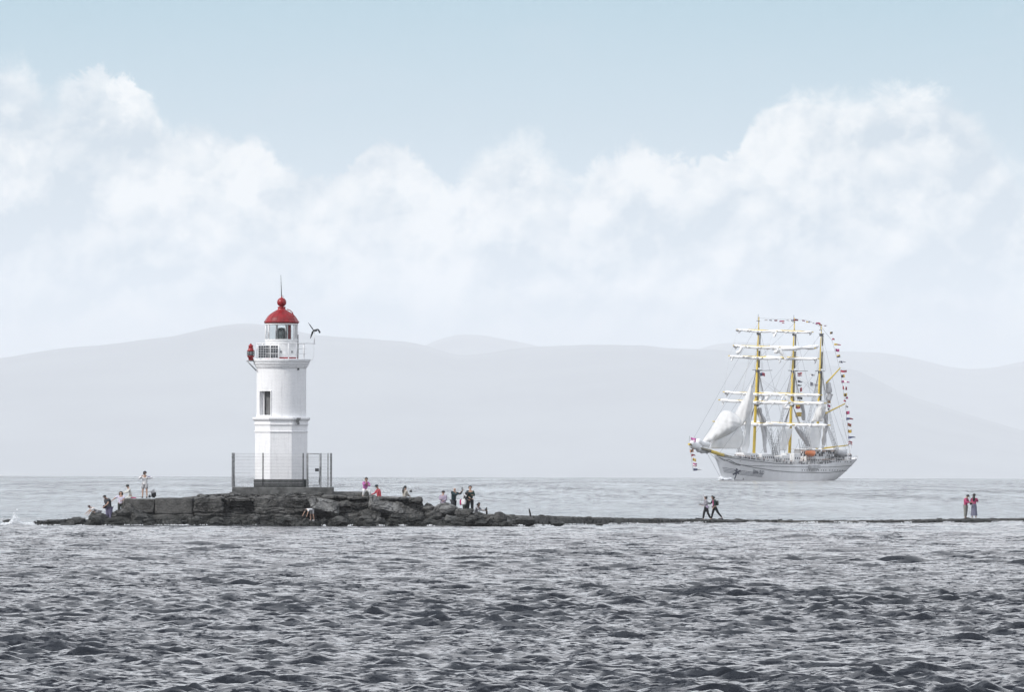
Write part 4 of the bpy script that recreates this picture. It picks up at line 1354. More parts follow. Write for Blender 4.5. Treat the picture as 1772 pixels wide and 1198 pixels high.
def person(px, py, Y, Ht, rz, label, group=None, lean=0, bow=0, legs=((0, 0, 3), (0, 0, 3)), arms=((5, 8, 10, 0), (5, 8, 10, 0)),
           top=None, top_long=True, top_hem=0.0, low='trousers', low_mat=None, shoe=None, hair='short', hair_mat=None, hat=None, hat_mat=None,
           sit=False, wide=1.0, baggy=1.0, twist=0):
    """legs: (thigh forward, knee bend, splay) right then left; arms: (forward, out, elbow bend, inward) in degrees. Faces -y before rz."""
    s = Ht / 1.75
    p = at(px, py, Y)
    root = thing('person', p, label, 'person', group, R(rz))
    root.scale = (s * 1.10, s * 1.10, s)
    N, E = {}, []
    hip = Vector((0, 0, 0.0))
    J = {}
    for side, sg in (('r', -1), ('l', 1)):
        a, b, sp = legs[0 if side == 'r' else 1]
        hj = Vector((sg * 0.095, 0, -0.05))
        d1 = Vector((sg * math.sin(R(sp)), -math.sin(R(a)), -math.cos(R(a)))).normalized()
        d2 = Vector((sg * math.sin(R(sp)) * 0.5, -math.sin(R(a - b)), -math.cos(R(a - b)))).normalized()
        kn = hj + d1 * 0.43; an = kn + d2 * 0.41
        ff = Vector((sg * 0.05, -1, 0)).normalized()
        if abs(a - b) > 20: ff = (ff + Vector((0, 0, -0.5 if a - b < 0 else 0.4))).normalized()
        J[side] = (hj, kn, an, an + ff * 0.13 + Vector((0, 0, -0.055)))
    low_z = min(J['r'][2].z, J['l'][2].z) - 0.08
    base = Vector((0, 0, -low_z)) if not sit else Vector((0, 0, 0.13))
    up = Vector((0, -math.sin(R(lean)), math.cos(R(lean))))
    hip = base
    waist = hip + up * 0.16
    chest = hip + up * 0.36
    nk = hip + up * 0.53
    hd = Vector((0, -math.sin(R(lean + bow)), math.cos(R(lean + bow))))
    fw = Vector((0, -math.cos(R(lean + bow)), -math.sin(R(lean + bow))))
    tw = Matrix.Rotation(R(twist), 3, 'Z')
    head = nk + hd * 0.16
    # --- body: one skin
    N['hip'] = (hip, (0.13 * wide, 0.10)); N['waist'] = (waist, (0.115 * wide, 0.09)); N['chest'] = (chest, (0.145 * wide, 0.105)); N['nk'] = (nk, 0.058)
    N['jaw'] = (nk + hd * 0.095 + fw * 0.02, 0.060); N['skull'] = (head + hd * 0.02 - fw * 0.008, 0.088); N['crown'] = (head + hd * 0.085 - fw * 0.01, 0.058)
    N['nose'] = (head + fw * 0.108 - hd * 0.012, 0.010)
    E += [('hip', 'waist'), ('waist', 'chest'), ('chest', 'nk'), ('nk', 'jaw'), ('jaw', 'skull'), ('skull', 'crown'), ('skull', 'nose')]
    for sg, k in ((-1, 'er'), (1, 'el')):
        N[k] = (head + tw @ Vector((sg * 0.088, 0, -0.005)), 0.014); E.append(('skull', k))
    arm = {}
    for side, sg in (('r', -1), ('l', 1)):
        f, o_, eb, inn = arms[0 if side == 'r' else 1]
        sh = nk - up * 0.055 + Vector((sg * 0.175 * wide, 0, 0))
        ua = Vector((sg * math.sin(R(o_)), -math.sin(R(f)) * math.cos(R(o_)), -math.cos(R(f)) * math.cos(R(o_)))).normalized()
        fa = Vector((sg * math.sin(R(o_ - inn)), -math.sin(R(f + eb)), -math.cos(R(f + eb)))).normalized()
        el = sh + ua * 0.28; wr = el + fa * 0.245; pm = wr + fa * 0.07
        arm[side] = (sh, el, wr, pm)
        N['sh' + side] = (sh, 0.060); N['el' + side] = (el, 0.040); N['wr' + side] = (wr, 0.026); N['pm' + side] = (pm, (0.034, 0.018))
        E += [('chest', 'sh' + side), ('sh' + side, 'el' + side), ('el' + side, 'wr' + side), ('wr' + side, 'pm' + side)]
        ax_ = fa.cross(Vector((0, 0, 1)) if abs(fa.z) < 0.9 else Vector((1, 0, 0))).normalized(); nrm_ = fa.cross(ax_)
        for q_, (off, ln_) in enumerate(((-0.03, 0.070), (-0.010, 0.082), (0.010, 0.076), (0.03, 0.060))):
            a1 = pm + ax_ * off + fa * (0.03 + ln_ * 0.35); a2 = a1 + fa * ln_ * 0.5 + nrm_ * 0.018
            N[f'f{side}{q_}a'] = (a1, 0.0085); N[f'f{side}{q_}b'] = (a2, 0.0075)
            E += [('pm' + side, f'f{side}{q_}a'), (f'f{side}{q_}a', f'f{side}{q_}b')]
        t1 = wr + fa * 0.035 - ax_ * 0.042; t2 = t1 + fa * 0.035 - ax_ * 0.012 + nrm_ * 0.012
        N[f't{side}a'] = (t1, 0.010); N[f't{side}b'] = (t2, 0.008); E += [('wr' + side, f't{side}a'), (f't{side}a', f't{side}b')]
        hj, kn, an, toe = (q_ + base for q_ in J[side])
        N['hj' + side] = (hj, 0.088); N['kn' + side] = (kn, 0.056); N['cf' + side] = (kn.lerp(an, 0.35), 0.054); N['an' + side] = (an, 0.036); N['to' + side] = (toe, (0.040, 0.026))
        E += [('hip', 'hj' + side), ('hj' + side, 'kn' + side), ('kn' + side, 'cf' + side), ('cf' + side, 'an' + side), ('an' + side, 'to' + side)]
    body = skin_obj('body', N, E, 'hip', m_skin, root)
    for sg in (-1, 1):
        ellipsoid('eye', head + fw * 0.082 + tw @ Vector((sg * 0.032, 0, 0)) + hd * 0.012, (0.012, 0.008, 0.007), m_eye, root, 8)
    ellipsoid('mouth', head + fw * 0.088 - hd * 0.050, (0.022, 0.006, 0.006), m_lip, root, 8)
    # --- clothes
    w2 = 1.0
    T_ = {'a': (hip + up * (0.04 - top_hem), (0.155 * wide * baggy, 0.125)), 'b': (waist, (0.150 * wide * baggy, 0.120)), 'c': (chest, (0.165 * wide * baggy, 0.128)), 'd': (nk - up * 0.035, 0.085)}
    TE = [('a', 'b'), ('b', 'c'), ('c', 'd')]
    for side in 'rl':
        sh, el, wr, pm = arm[side]
        T_['s' + side] = (sh, 0.080 * baggy); TE.append(('c', 's' + side))
        if top_long:
            T_['e' + side] = (el, 0.058 * baggy); T_['w' + side] = (wr, 0.044 * baggy); TE += [('s' + side, 'e' + side), ('e' + side, 'w' + side)]
        else:
            T_['e' + side] = (sh.lerp(el, 0.72), 0.066 * baggy); TE.append(('s' + side, 'e' + side))
    skin_obj('jacket' if top_long else 'shirt', T_, TE, 'b', top, root)
    if low in ('trousers', 'shorts'):
        L_ = {'a': (hip + up * 0.06, (0.150 * wide, 0.118))}
        LE = []
        for side in 'rl':
            hj, kn, an, toe = (q_ + base for q_ in J[side])
            L_['h' + side] = (hj, 0.112 * baggy)
            LE += [('a', 'h' + side)]
            if low == 'shorts':
                L_['k' + side] = (hj.lerp(kn, 0.80), 0.098 * baggy); LE.append(('h' + side, 'k' + side))
            else:
                L_['k' + side] = (kn, 0.078 * baggy); L_['n' + side] = (kn.lerp(an, 0.93), 0.060 * baggy); LE += [('h' + side, 'k' + side), ('k' + side, 'n' + side)]
        skin_obj(low, L_, LE, 'a', low_mat, root)
    else:
        bm = bmesh.new()
        kk = (J['r'][1] + J['l'][1]) / 2 + base; aa = (J['r'][2] + J['l'][2]) / 2 + base
        cs = [hip + Vector((0, 0, 0.09)), hip - Vector((0, 0, 0.08)), kk, kk.lerp(aa, 0.68)]
        rings = []
        for c, rx_, ry_ in zip(cs, (0.14, 0.17, 0.19, 0.23), (0.11, 0.14, 0.15, 0.18)):
            rings.append([bm.verts.new(c + Vector((rx_ * math.cos(t * math.pi / 12) * (1 + 0.05 * math.sin(t * 2)), ry_ * math.sin(t * math.pi / 12) * (1 + 0.05 * math.sin(t * 2)), 0))) for t in range(24)])
        for a, b in zip(rings[:-1], rings[1:]):
            for t in range(24):
                f_ = bm.faces.new((a[t], a[(t + 1) % 24], b[(t + 1) % 24], b[t])); f_.smooth = True
        obj('skirt', bm, low_mat, root)
    for side in 'rl':
        an, toe = J[side][2] + base, J[side][3] + base
        dd = (toe - an); c = an.lerp(toe, 0.45) + Vector((0, 0, -0.02))
        ellipsoid('shoe', c, (0.050, 0.135, 0.052), shoe or m_shoe, root, 10)
    hm = hair_mat or m_hair
    back = -fw
    if hair != 'bald':
        q_ = (-fw * 0.6 + hd * 0.8).normalized()
        M3 = Matrix.Identity(3)
        bm = bmesh.new(); bmesh.ops.create_uvsphere(bm, u_segments=16, v_segments=12, radius=0.108)
        bmesh.ops.delete(bm, geom=[v_ for v_ in bm.verts if (v_.co.dot(fw) > 0.045 and v_.co.dot(hd) < 0.055) or (v_.co.dot(hd) < -0.06)], context='VERTS')
        bmesh.ops.translate(bm, vec=head + hd * 0.022 + back * 0.006, verts=bm.verts[:])
        for f_ in bm.faces: f_.smooth = True
        if hair in ('long', 'bob', 'ponytail', 'bun'):
            if hair == 'long': add_tube(bm, [head + back * 0.06, head + back * 0.11 - hd * 0.15, head + back * 0.12 - hd * 0.34, head + back * 0.11 - hd * 0.44], [0.08, 0.09, 0.07, 0.02], 10)
            if hair == 'bob':
                for sg in (-1, 1): add_tube(bm, [head + tw @ Vector((sg * 0.07, 0, 0.05)) + back * 0.02, head + tw @ Vector((sg * 0.095, 0, -0.06)) + back * 0.03, head + tw @ Vector((sg * 0.085, 0, -0.17)) + back * 0.03], [0.05, 0.05, 0.02], 8)
                add_tube(bm, [head + back * 0.06, head + back * 0.09 - hd * 0.13], [0.08, 0.05], 8)
            if hair == 'ponytail': add_tube(bm, [head + back * 0.09, head + back * 0.15 - hd * 0.08, head + back * 0.16 - hd * 0.26, head + back * 0.13 - hd * 0.42], [0.04, 0.05, 0.045, 0.015], 8)
            if hair == 'bun':
                r_ = bmesh.ops.create_uvsphere(bm, u_segments=10, v_segments=8, radius=0.05); bmesh.ops.translate(bm, vec=head + hd * 0.11 + back * 0.05, verts=r_['verts'])
        obj('hair', bm, hm, root)
    if hat:
        bm = bmesh.new(); bmesh.ops.create_uvsphere(bm, u_segments=16, v_segments=12, radius=0.118)
        bmesh.ops.delete(bm, geom=[v_ for v_ in bm.verts if v_.co.dot(hd) < (0.012 if hat != 'beanie' else -0.01)], context='VERTS')
        bmesh.ops.translate(bm, vec=head + hd * 0.028, verts=bm.verts[:])
        for f_ in bm.faces: f_.smooth = True
        c = head + hd * 0.042
        side_v = hd.cross(fw)
        if hat == 'cap':
            vs_ = [bm.verts.new(c + side_v * (0.085 * math.sin(t)) + fw * (0.105 + 0.085 * math.cos(t)) + hd * 0.0) for t in np.linspace(-1.5, 1.5, 9)]
            bm.faces.new(vs_)
        if hat == 'brim':
            r0 = [bm.verts.new(c + side_v * 0.11 * math.cos(t) + fw * 0.11 * math.sin(t)) for t in np.linspace(0, 2 * math.pi, 17)[:-1]]
            r1 = [bm.verts.new(c + (side_v * math.cos(t) + fw * math.sin(t)) * 0.185 - hd * 0.03) for t in np.linspace(0, 2 * math.pi, 17)[:-1]]
            for t in range(16): bm.faces.new((r0[t], r0[(t + 1) % 16], r1[(t + 1) % 16], r1[t]))
        bmesh.ops.solidify(bm, geom=bm.faces[:], thickness=0.006)
        obj('cap' if hat != 'brim' else 'hat', bm, hat_mat, root)
    root['_'] = 0; del root['_']
    return root, dict(hand_r=arm['r'][3], hand_l=arm['l'][3], hip=hip, chest=chest, head=head, nk=nk, fw=fw, up=up, sh_r=arm['r'][0], sh_l=arm['l'][0], el_l=arm['l'][1], el_r=arm['r'][1], s=s)


def held(name, root, info, c, size, m, label, cat, rot=None, top=True, lathe=False):
    """something carried: a thing of its own, built where it is held"""
    M = Matrix.Translation(root.location) @ Matrix.Rotation(root.rotation_euler.z, 4, 'Z') @ Matrix.Scale(info['s'], 4)
    bm = bmesh.new()
    add_box(bm, (0, 0, 0), size)
    bmesh.ops.subdivide_edges(bm, edges=bm.edges[:], cuts=3, use_grid_fill=True)
    if lathe:
        for v_ in bm.verts:
            n_ = Vector((v_.co.x / size[0], v_.co.y / size[1], v_.co.z / size[2])) * 2
            k = 1 / max(1e-3, (abs(n_.x) ** 4 + abs(n_.y) ** 4 + abs(n_.z) ** 4) ** 0.25) if n_.length > 0.1 else 1
            v_.co *= min(1, k)
    for f_ in bm.faces: f_.smooth = lathe
    if rot is not None: bmesh.ops.rotate(bm, matrix=rot, verts=bm.verts[:], cent=(0, 0, 0))
    if top:
        o = obj(name, bm, m, label=label, cat=cat)
        o.location = M @ c
        o.rotation_euler = (0, 0, root.rotation_euler.z)
        return o
    bmesh.ops.translate(bm, vec=c, verts=bm.verts[:])
    return obj(name, bm, m, root)


m_shoe = cloth('dark_shoe', (0.03, 0.03, 0.03))
m_wshoe = cloth('pale_shoe', (0.5, 0.5, 0.5))
c_white = cloth('white_cloth', (0.72, 0.72, 0.73)); c_lgrey = cloth('light_grey_cloth', (0.42, 0.42, 0.43)); c_grey = cloth('grey_cloth', (0.20, 0.20, 0.215))
c_black = cloth('black_cloth', (0.012, 0.013, 0.016)); c_dark = cloth('charcoal_cloth', (0.030, 0.033, 0.040)); c_teal = cloth('dark_teal_cloth', (0.010, 0.035, 0.045))
c_violet = cloth('grey_violet_cloth', (0.13, 0.12, 0.20)); c_lilac = cloth('lilac_cloth', (0.42, 0.36, 0.52)); c_pink = cloth('pink_cloth', (0.45, 0.14, 0.36))
c_red = cloth('rose_red_cloth', (0.46, 0.07, 0.17)); c_coral = cloth('coral_cloth', (0.42, 0.06, 0.08)); c_beige = cloth('beige_cloth', (0.36, 0.34, 0.30)); c_cream = cloth('cream_cloth', (0.62, 0.62, 0.58))
c_green = cloth('dark_green_cloth', (0.012, 0.035, 0.030)); c_mag = cloth('magenta_cloth', (0.42, 0.008, 0.12)); c_hot = cloth('hot_pink_cloth', (0.62, 0.09, 0.28)); c_olive = cloth('olive_cloth', (0.045, 0.05, 0.045)); c_gv = cloth('slate_skirt', (0.15, 0.15, 0.21))

# -- the group at the left end
pr, inf = person(250.5, 862.0, 901.6, 1.64, -14, 'person in white shirt and shorts standing on the wall, raising a camera', arms=((48, 30, 112, 118), (48, 34, 112, 118)),
                 top=c_white, top_long=True, top_hem=0.16, low='shorts', low_mat=c_lgrey, hair='short', hat='cap', hat_mat=c_dark, legs=((0, 0, 4), (0, 0, 4)), shoe=m_shoe, baggy=1.2)
held('camera', pr, inf, inf['head'] + inf['fw'] * 0.17 - Vector((0, 0, 0.03)), (0.13, 0.09, 0.08), c_black, 'black camera held to the face by the person on the wall', 'camera')
held('sleeve', pr, inf, inf['el_l'] + Vector((0.02, 0.03, 0.08)), (0.34, 0.22, 0.16), c_white, None, None, top=False, lathe=True)
held('sleeve_band', pr, inf, inf['el_l'] + Vector((-0.01, 0.0, 0.135)), (0.24, 0.20, 0.05), cloth('blue_violet_cloth', (0.10, 0.09, 0.28)), None, None, top=False, lathe=True)
# backpack on the wall
bp_ = thing('backpack', at(266, 862, 901.8), 'black backpack with grey cloth over it, standing on the wall', 'backpack')
bm = bmesh.new(); add_box(bm, (0, 0, 0.19), (0.30, 0.24, 0.38)); bmesh.ops.bevel(bm, geom=bm.edges[:], offset=0.07, segments=3, affect='EDGES'); obj('bag_body', bm, c_black, bp_)
bm = bmesh.new(); add_tube(bm, [(-0.10, -0.02, 0.28), (-0.02, 0, 0.40), (0.03, 0, 0.56)], [0.13, 0.12, 0.02], 10); add_tube(bm, [(0.0, -0.05, 0.42), (0.17, -0.05, 0.32)], [0.07, 0.01], 8); obj('cloth_cover', bm, c_lgrey, bp_)
bm = bmesh.new(); add_tube(bm, [(-0.12, -0.13, 0.05), (-0.14, -0.17, 0.18), (-0.10, -0.13, 0.33)], 0.018, 6); obj('strap', bm, c_dark, bp_)
sb_ = thing('bag', at(259, 862, 901.6), 'small dark bag at the feet of the person with the camera', 'bag')
bm = bmesh.new(); add_box(bm, (0, 0, 0.08), (0.17, 0.14, 0.16)); bmesh.ops.bevel(bm, geom=bm.edges[:], offset=0.04, segments=2, affect='EDGES'); obj('bag_body', bm, c_dark, sb_)
bm = bmesh.new(); add_tube(bm, [(-0.05, 0, 0.15), (0, 0, 0.24), (0.05, 0, 0.15)], 0.012, 6); obj('handle', bm, c_dark, sb_)

pr, inf = person(226, 862.5, 901.0, 1.62, -78, 'person in cream jacket sitting on the left end of the wall', sit=True, lean=12, bow=14, legs=((68, 62, 4), (60, 50, 4)), arms=((42, 6, 40, 6), (36, 6, 48, 6)),
                 top=c_cream, low_mat=c_cream, hair='short', hat='beanie', hat_mat=c_olive, shoe=m_wshoe)
held('phone', pr, inf, inf['hand_r'] + Vector((0.03, -0.05, 0.04)), (0.075, 0.02, 0.15), c_black, 'dark phone in the hands of the person sitting on the wall end', 'phone')
cu = obj('seat_cushion', (lambda b: (add_box(b, (0, 0, 0.03), (0.42, 0.35, 0.06)), b)[1])(bmesh.new()), c_mag, label='flat dark red cushion under the person in cream', cat='cushion'); cu.location = at(229.5, 862.6, 901.0)

pr, inf = person(209, 896.0, 900.6, 1.62, -8, 'woman in pale lilac shirt with shoulder-length dark hair reaching to the man beside her', arms=((12, 52, 6, -18), (18, 8, 60, 40)),
                 top=c_lilac, top_long=False, top_hem=0.12, low_mat=c_olive, hair='bob', baggy=1.1)
for o in pr.children:
    if o.name.startswith('shirt'): o.data.materials[0] = cloth('pale_lilac_cloth', (0.60, 0.56, 0.68))
pr, inf = person(188.5, 905.5, 899.9, 1.80, -62, 'heavy man in black shirt and baggy grey violet trousers looking down', lean=14, bow=38, arms=((-28, 30, 22, -10), (22, 6, 30, 10)), legs=((4, 4, 5), (-6, 2, 5)),
                 top=c_dark, top_long=False, top_hem=0.08, low_mat=c_violet, hair='short', wide=1.42, baggy=1.5)
held('shoulder_bag', pr, inf, inf['hip'] + Vector((-0.16, -0.2, 0.02)), (0.14, 0.26, 0.22), c_black, 'small black bag hanging at the front of the heavy man', 'bag', lathe=True)
person(172, 898.5, 899.9, 1.60, -80, 'person in white shirt crouching on the rocks and reaching down, leftmost of all', lean=62, bow=10, legs=((98, 128, 10), (80, 118, 10)), arms=((48, 5, -4, 4), (38, 5, -2, 4)),
       top=c_white, top_long=False, low='shorts', low_mat=c_grey, hair='short', hair_mat=mat('auburn_hair', (0.045, 0.02, 0.02), 0.6))
person(540, 902, 899.4, 1.28, -52, 'person with bare legs bending over among the boulders below the pale slab', lean=88, bow=15, legs=((6, 10, 5), (-2, 8, 5)), arms=((28, 4, 4, 2), (16, 4, 8, 2)),
       top=c_white, top_long=False, low='shorts', low_mat=c_lgrey, hair='short', shoe=m_wshoe)

# -- sitters on the ledge right of the lighthouse
person(631.5, 861.5, 900.9, 1.66, 18, 'woman in pink top and white trousers sitting with chin in hand on the ledge', sit=False, lean=24, bow=-6, legs=((88, 108, 12), (84, 104, 12)), arms=((48, 6, 108, 40), (36, 4, 70, 50)),
       top=c_pink, low_mat=c_white, hair='bun', hair_mat=mat('brown_hair', (0.05, 0.035, 0.03), 0.6), shoe=m_wshoe)
st_ = obj('stone', boulder_mesh('stone', 0.95, 0.46, 0.7, 777, sub=3), m_rock_w, label='dark seat-sized stone under the woman in pink', cat='rock'); st_.location = at(631, 857, 901.35)
person(655, 864, 901.8, 1.70, -70, 'person in coral shirt and dark green cap sitting low behind the ledge', sit=True, lean=2, bow=30, legs=((84, 60, 6), (80, 60, 6)), arms=((30, 6, 40, 8), (-12, 6, 8, 0)),
       top=c_coral, top_long=True, low_mat=c_black, hair='short', hat='cap', hat_mat=c_teal)
person(700, 865, 901.6, 1.62, 128, 'person in beige jacket with dark ponytail sitting with back turned on the ledge', sit=True, lean=4, bow=2, legs=((84, 60, 6), (80, 60, 6)), arms=((18, 3, 50, 30), (18, 3, 50, 30)),
       top=c_beige, low_mat=c_grey, hair='ponytail', hair_mat=mat('black_hair', (0.006, 0.010, 0.011), 0.5))

# -- the group behind the pale granite boulder
person(767, 893.5, 902.4, 1.56, -20, 'person in lilac coat and black cap standing behind the pale boulder', arms=((14, 5, 80, 50), (8, 5, 60, 30)), top=cloth('dusty_lilac_cloth', (0.34, 0.29, 0.38)), top_hem=0.30, low_mat=c_grey, hair='short', hat='beanie', hat_mat=c_black, baggy=1.25, wide=1.1)
pr, inf = person(785, 893, 902.5, 1.76, 62, 'bald man in dark teal jacket raising a phone', lean=4, arms=((58, 8, 62, 10), (72, 6, 74, 10)), top=c_teal, top_hem=0.12, low_mat=c_dark, hair='bald', wide=1.15, baggy=1.3)
held('phone', pr, inf, inf['hand_l'] + Vector((-0.02, -0.02, 0.08)), (0.08, 0.02, 0.16), c_black, 'phone held up by the bald man', 'phone')
pr, inf = person(804, 891, 902.2, 1.44, 55, 'person in dark hat and white bag straps beside the tall man in green', lean=14, bow=16, arms=((25, 8, 50, 8), (22, 8, 70, 6)), top=c_dark, low_mat=c_olive, hair='bob', hat='brim', hat_mat=c_dark)
held('tote_bag', pr, inf, inf['hip'] + Vector((-0.14, 0.0, -0.02)), (0.14, 0.34, 0.34), c_white, 'white tote bag at the hip of the person in the dark hat', 'bag', lathe=True)
held('tote_bag', pr, inf, inf['hip'] + Vector((-0.14, 0.27, -0.03)), (0.10, 0.12, 0.36), c_mag, 'narrow magenta bag behind the person in the dark hat', 'bag', lathe=True)
held('bag_strap', pr, inf, inf['chest'] + Vector((-0.13, 0.02, 0.02)), (0.05, 0.24, 0.40), c_white, None, None, rot=Matrix.Rotation(R(24), 3, 'X'), top=False)
person(813.5, 891.5, 902.3, 1.80, 8, 'tall man in dark green jacket with dark sunglasses, standing among the group of four', arms=((4, 6, 62, 34), (14, 10, 84, 44)), top=c_green, top_hem=0.06, low_mat=c_black, hair='short', baggy=1.1)
pr, inf = person(822, 892.5, 901.4, 1.60, 66, 'person in grey jacket crouching low with a phone at the right of the group', sit=True, lean=22, bow=4, legs=((78, 96, 6), (66, 80, 6)), arms=((42, 8, 46, 6), (38, 8, 50, 6)), top=c_grey, low_mat=c_black, hair='bob')
held('phone', pr, inf, inf['hand_l'] + Vector((-0.03, -0.03, 0.05)), (0.08, 0.03, 0.15), c_black, 'dark phone held by the crouching person', 'phone')

# -- walkers on the causeway
YW = causeY(1230) + 2.2
pr, inf = person(1222, 900.8, YW, 1.66, -80, 'walker in grey hooded top, black trousers and pale cap on the causeway', lean=4, bow=4, legs=((18, 12, 1), (-14, 12, 1)), arms=((6, 5, 76, 4), (-4, 5, 70, 4)), top=cloth('heather_cloth', (0.27, 0.26, 0.29)), low_mat=c_black, hair='bob', hat='beanie', hat_mat=c_lgrey, shoe=c_grey, baggy=1.1)
held('waist_pouch', pr, inf, inf['hip'] + Vector((0.17, 0.02, 0.02)), (0.09, 0.18, 0.14), cloth('pale_pink_cloth', (0.62, 0.50, 0.66)), 'pale pink pouch on the hip of the walker in grey', 'bag', rot=Matrix.Rotation(R(-20), 3, 'X'))
held('phone', pr, inf, inf['hand_r'] + Vector((0.0, -0.04, 0.03)), (0.075, 0.10, 0.05), c_black, 'dark phone in the hand of the walker in grey', 'phone')
pr, inf = person(1237, 900.8, YW, 1.68, -72, 'walker in dark green jacket with pink lining carrying a backpack', lean=8, bow=22, legs=((16, 4, 1), (-26, 14, 1)), arms=((26, 6, 70, 6), (4, 8, 22, 0)), top=c_green, top_hem=0.06, low_mat=c_black, hair='bob', hair_mat=mat('black_hair', (0.006, 0.010, 0.011), 0.5), shoe=c_grey)
held('lapel', pr, inf, inf['chest'] + Vector((0.08, -0.095, -0.12)), (0.05, 0.06, 0.46), c_hot, None, None, top=False)
held('backpack', pr, inf, inf['chest'] + Vector((0.05, 0.21, -0.10)), (0.24, 0.16, 0.34), c_olive, 'small olive backpack on the walker in the dark green jacket', 'backpack', lathe=True)
held('selfie_stick', pr, inf, inf['hand_r'] + Vector((0.0, -0.12, 0.10)), (0.03, 0.30, 0.03), c_black, 'thin black stick held out by the walker in dark green', 'stick', rot=Matrix.Rotation(R(-48), 3, 'X'))
YW2 = causeY(1675) + 2.0
pr, inf = person(1671, 898.2, YW2, 1.66, 62, 'person in rose red shirt and grey trousers looking down at the far right', lean=4, bow=34, legs=((3, 4, 3), (-2, 4, 3)), arms=((18, 6, 72, 20), (16, 6, 74, 20)), top=c_red, top_hem=0.10, low_mat=cloth('stone_grey_cloth', (0.22, 0.22, 0.20)), hair='short', hat='cap', hat_mat=c_dark, baggy=1.25)
pr, inf = person(1685.5, 898.2, YW2, 1.68, 168, 'woman with long dark hair in pink top and long slate skirt at the far right', arms=((34, 10, 100, 60), (34, 10, 100, 60)), top=c_red, low='skirt', low_mat=c_gv, hair='long', hat='beanie', hat_mat=m_hair, shoe=m_wshoe)
held('handbag', pr, inf, inf['hip'] + Vector((0.20, -0.02, 0.10)), (0.22, 0.12, 0.16), c_black, 'black handbag on the side of the woman in the long skirt', 'bag', lathe=True)

# ================================================================== tall ship
SA = R(26)                       # heading off the line of sight, bow to the left and towards the shore
YS = 4232.0
ship = thing('tall_ship', (at(1250, 832, YS).x, YS, sea_z(at(1250, 832, YS).x, YS)), 'white three-masted barque dressed with signal flags, sails furled, crossing the bay', 'ship')
HEEL = R(2.2)
ship.matrix_world = Matrix.Translation(ship.location) @ Matrix.Rotation(math.pi / 2 - SA, 4, 'Z') @ Matrix.Rotation(HEEL, 4, 'X')
SM = ship.matrix_world.copy(); SMI = SM.inverted()


def V3(u_, p_, z_): return Vector((u_, -p_, z_))     # aft of the stem, to port, up


def L(px, py, u_, dy=0.0):
    """a pixel on the plane standing at ship station u -> ship coordinates"""
    return SMI @ at(px, py, YS + u_ * math.cos(SA) + dy)


def ustem(z_): return -6.3 * max(0, z_ / 7.2) ** 1.25
def ustern(z_): return 79.0 + 7.5 * max(0, z_ / 7.0) ** 0.9
def zdeck(s_): return float(np.interp(s_, (0, .12, .25, .45, .6, .72, .78, .9, 1), (7.4, 6.7, 5.9, 5.15, 5.1, 5.3, 6.1, 6.5, 7.1)))


def half(s_, z_):
    bd = 6.7 * (1 - max(0, 1 - s_ / .36) ** 2.1) * (1 - 0.20 * max(0, (s_ - .72) / .28) ** 2) * math.sqrt(max(0, 1 - max(0, (s_ - .955) / .045) ** 2 * 0.9))
    bw = 6.3 * (1 - max(0, 1 - s_ / .46) ** 1.6) * (1 - max(0, (s_ - .55) / .45) ** 2.2) + 0.05
    k = max(0, min(1, z_ / 6.5)) ** 0.75
    return bw * (1 - k) + bd * k


def hullP(s_, z_, side=1, off=0.0):
    u_ = ustem(z_) + (ustern(z_) - ustem(z_)) * s_
    return V3(u_, side * (half(s_, z_) + off), z_)


def hull_at_px(px, py, off=0.06):
    """point of the port side seen at a pixel"""
    best = None
    for s_ in np.linspace(0.0, 0.995, 400):
        for _ in (0,):
            z_ = (832 - py) / 5.86
            for it in range(3):
                w = SM @ hullP(s_, z_)
                pyy = 799 + (px - 886) * 0.00282 + (EYE - w.z) / w.y * FPX
                z_ += (pyy - py) / 5.86
            w = SM @ hullP(s_, z_)
            pxx = 886 + w.x / w.y * FPX + 0.5
            e = abs(pxx - px)
            if best is None or e < best[0]: best = (e, s_, z_)
    return best[1], best[2]


m_hull = mat('ship_white', (0.88, 0.88, 0.89), 0.4, var=0.07, vscale=0.35)
m_sw = mat('deckhouse_white', (0.78, 0.78, 0.78), 0.5, var=0.1, vscale=0.8)
m_line = mat('navy_line', (0.03, 0.04, 0.08), 0.5)
m_yel = mat('mast_yellow', (0.68, 0.47, 0.008), 0.45, var=0.15, vscale=0.5)
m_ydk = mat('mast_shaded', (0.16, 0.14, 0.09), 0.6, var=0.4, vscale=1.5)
m_sail = mat('sailcloth', (0.88, 0.88, 0.88), 0.85, var=0.10, vscale=0.5, bump=0.12, bscale=1.4)
mat('shaded_sailcloth', (0.76, 0.77, 0.78), 0.9, var=0.12, vscale=0.4, bump=0.12, bscale=1.2)  # duller copy of the sailcloth, shade put into its colour
m_sailg = mat('old_sailcloth', (0.50, 0.50, 0.51), 0.9, var=0.25, vscale=0.5, bump=0.15, bscale=1.4)
m_rig = mat('rigging_grey', (0.16, 0.16, 0.17), 0.8)
m_rigw = mat('pale_rope', (0.62, 0.62, 0.62), 0.8)
m_deckd = mat('deck_fittings', (0.10, 0.10, 0.11), 0.7, var=0.5, vscale=1.3)
m_orange = mat('orange_hull', (0.75, 0.17, 0.01), 0.5)

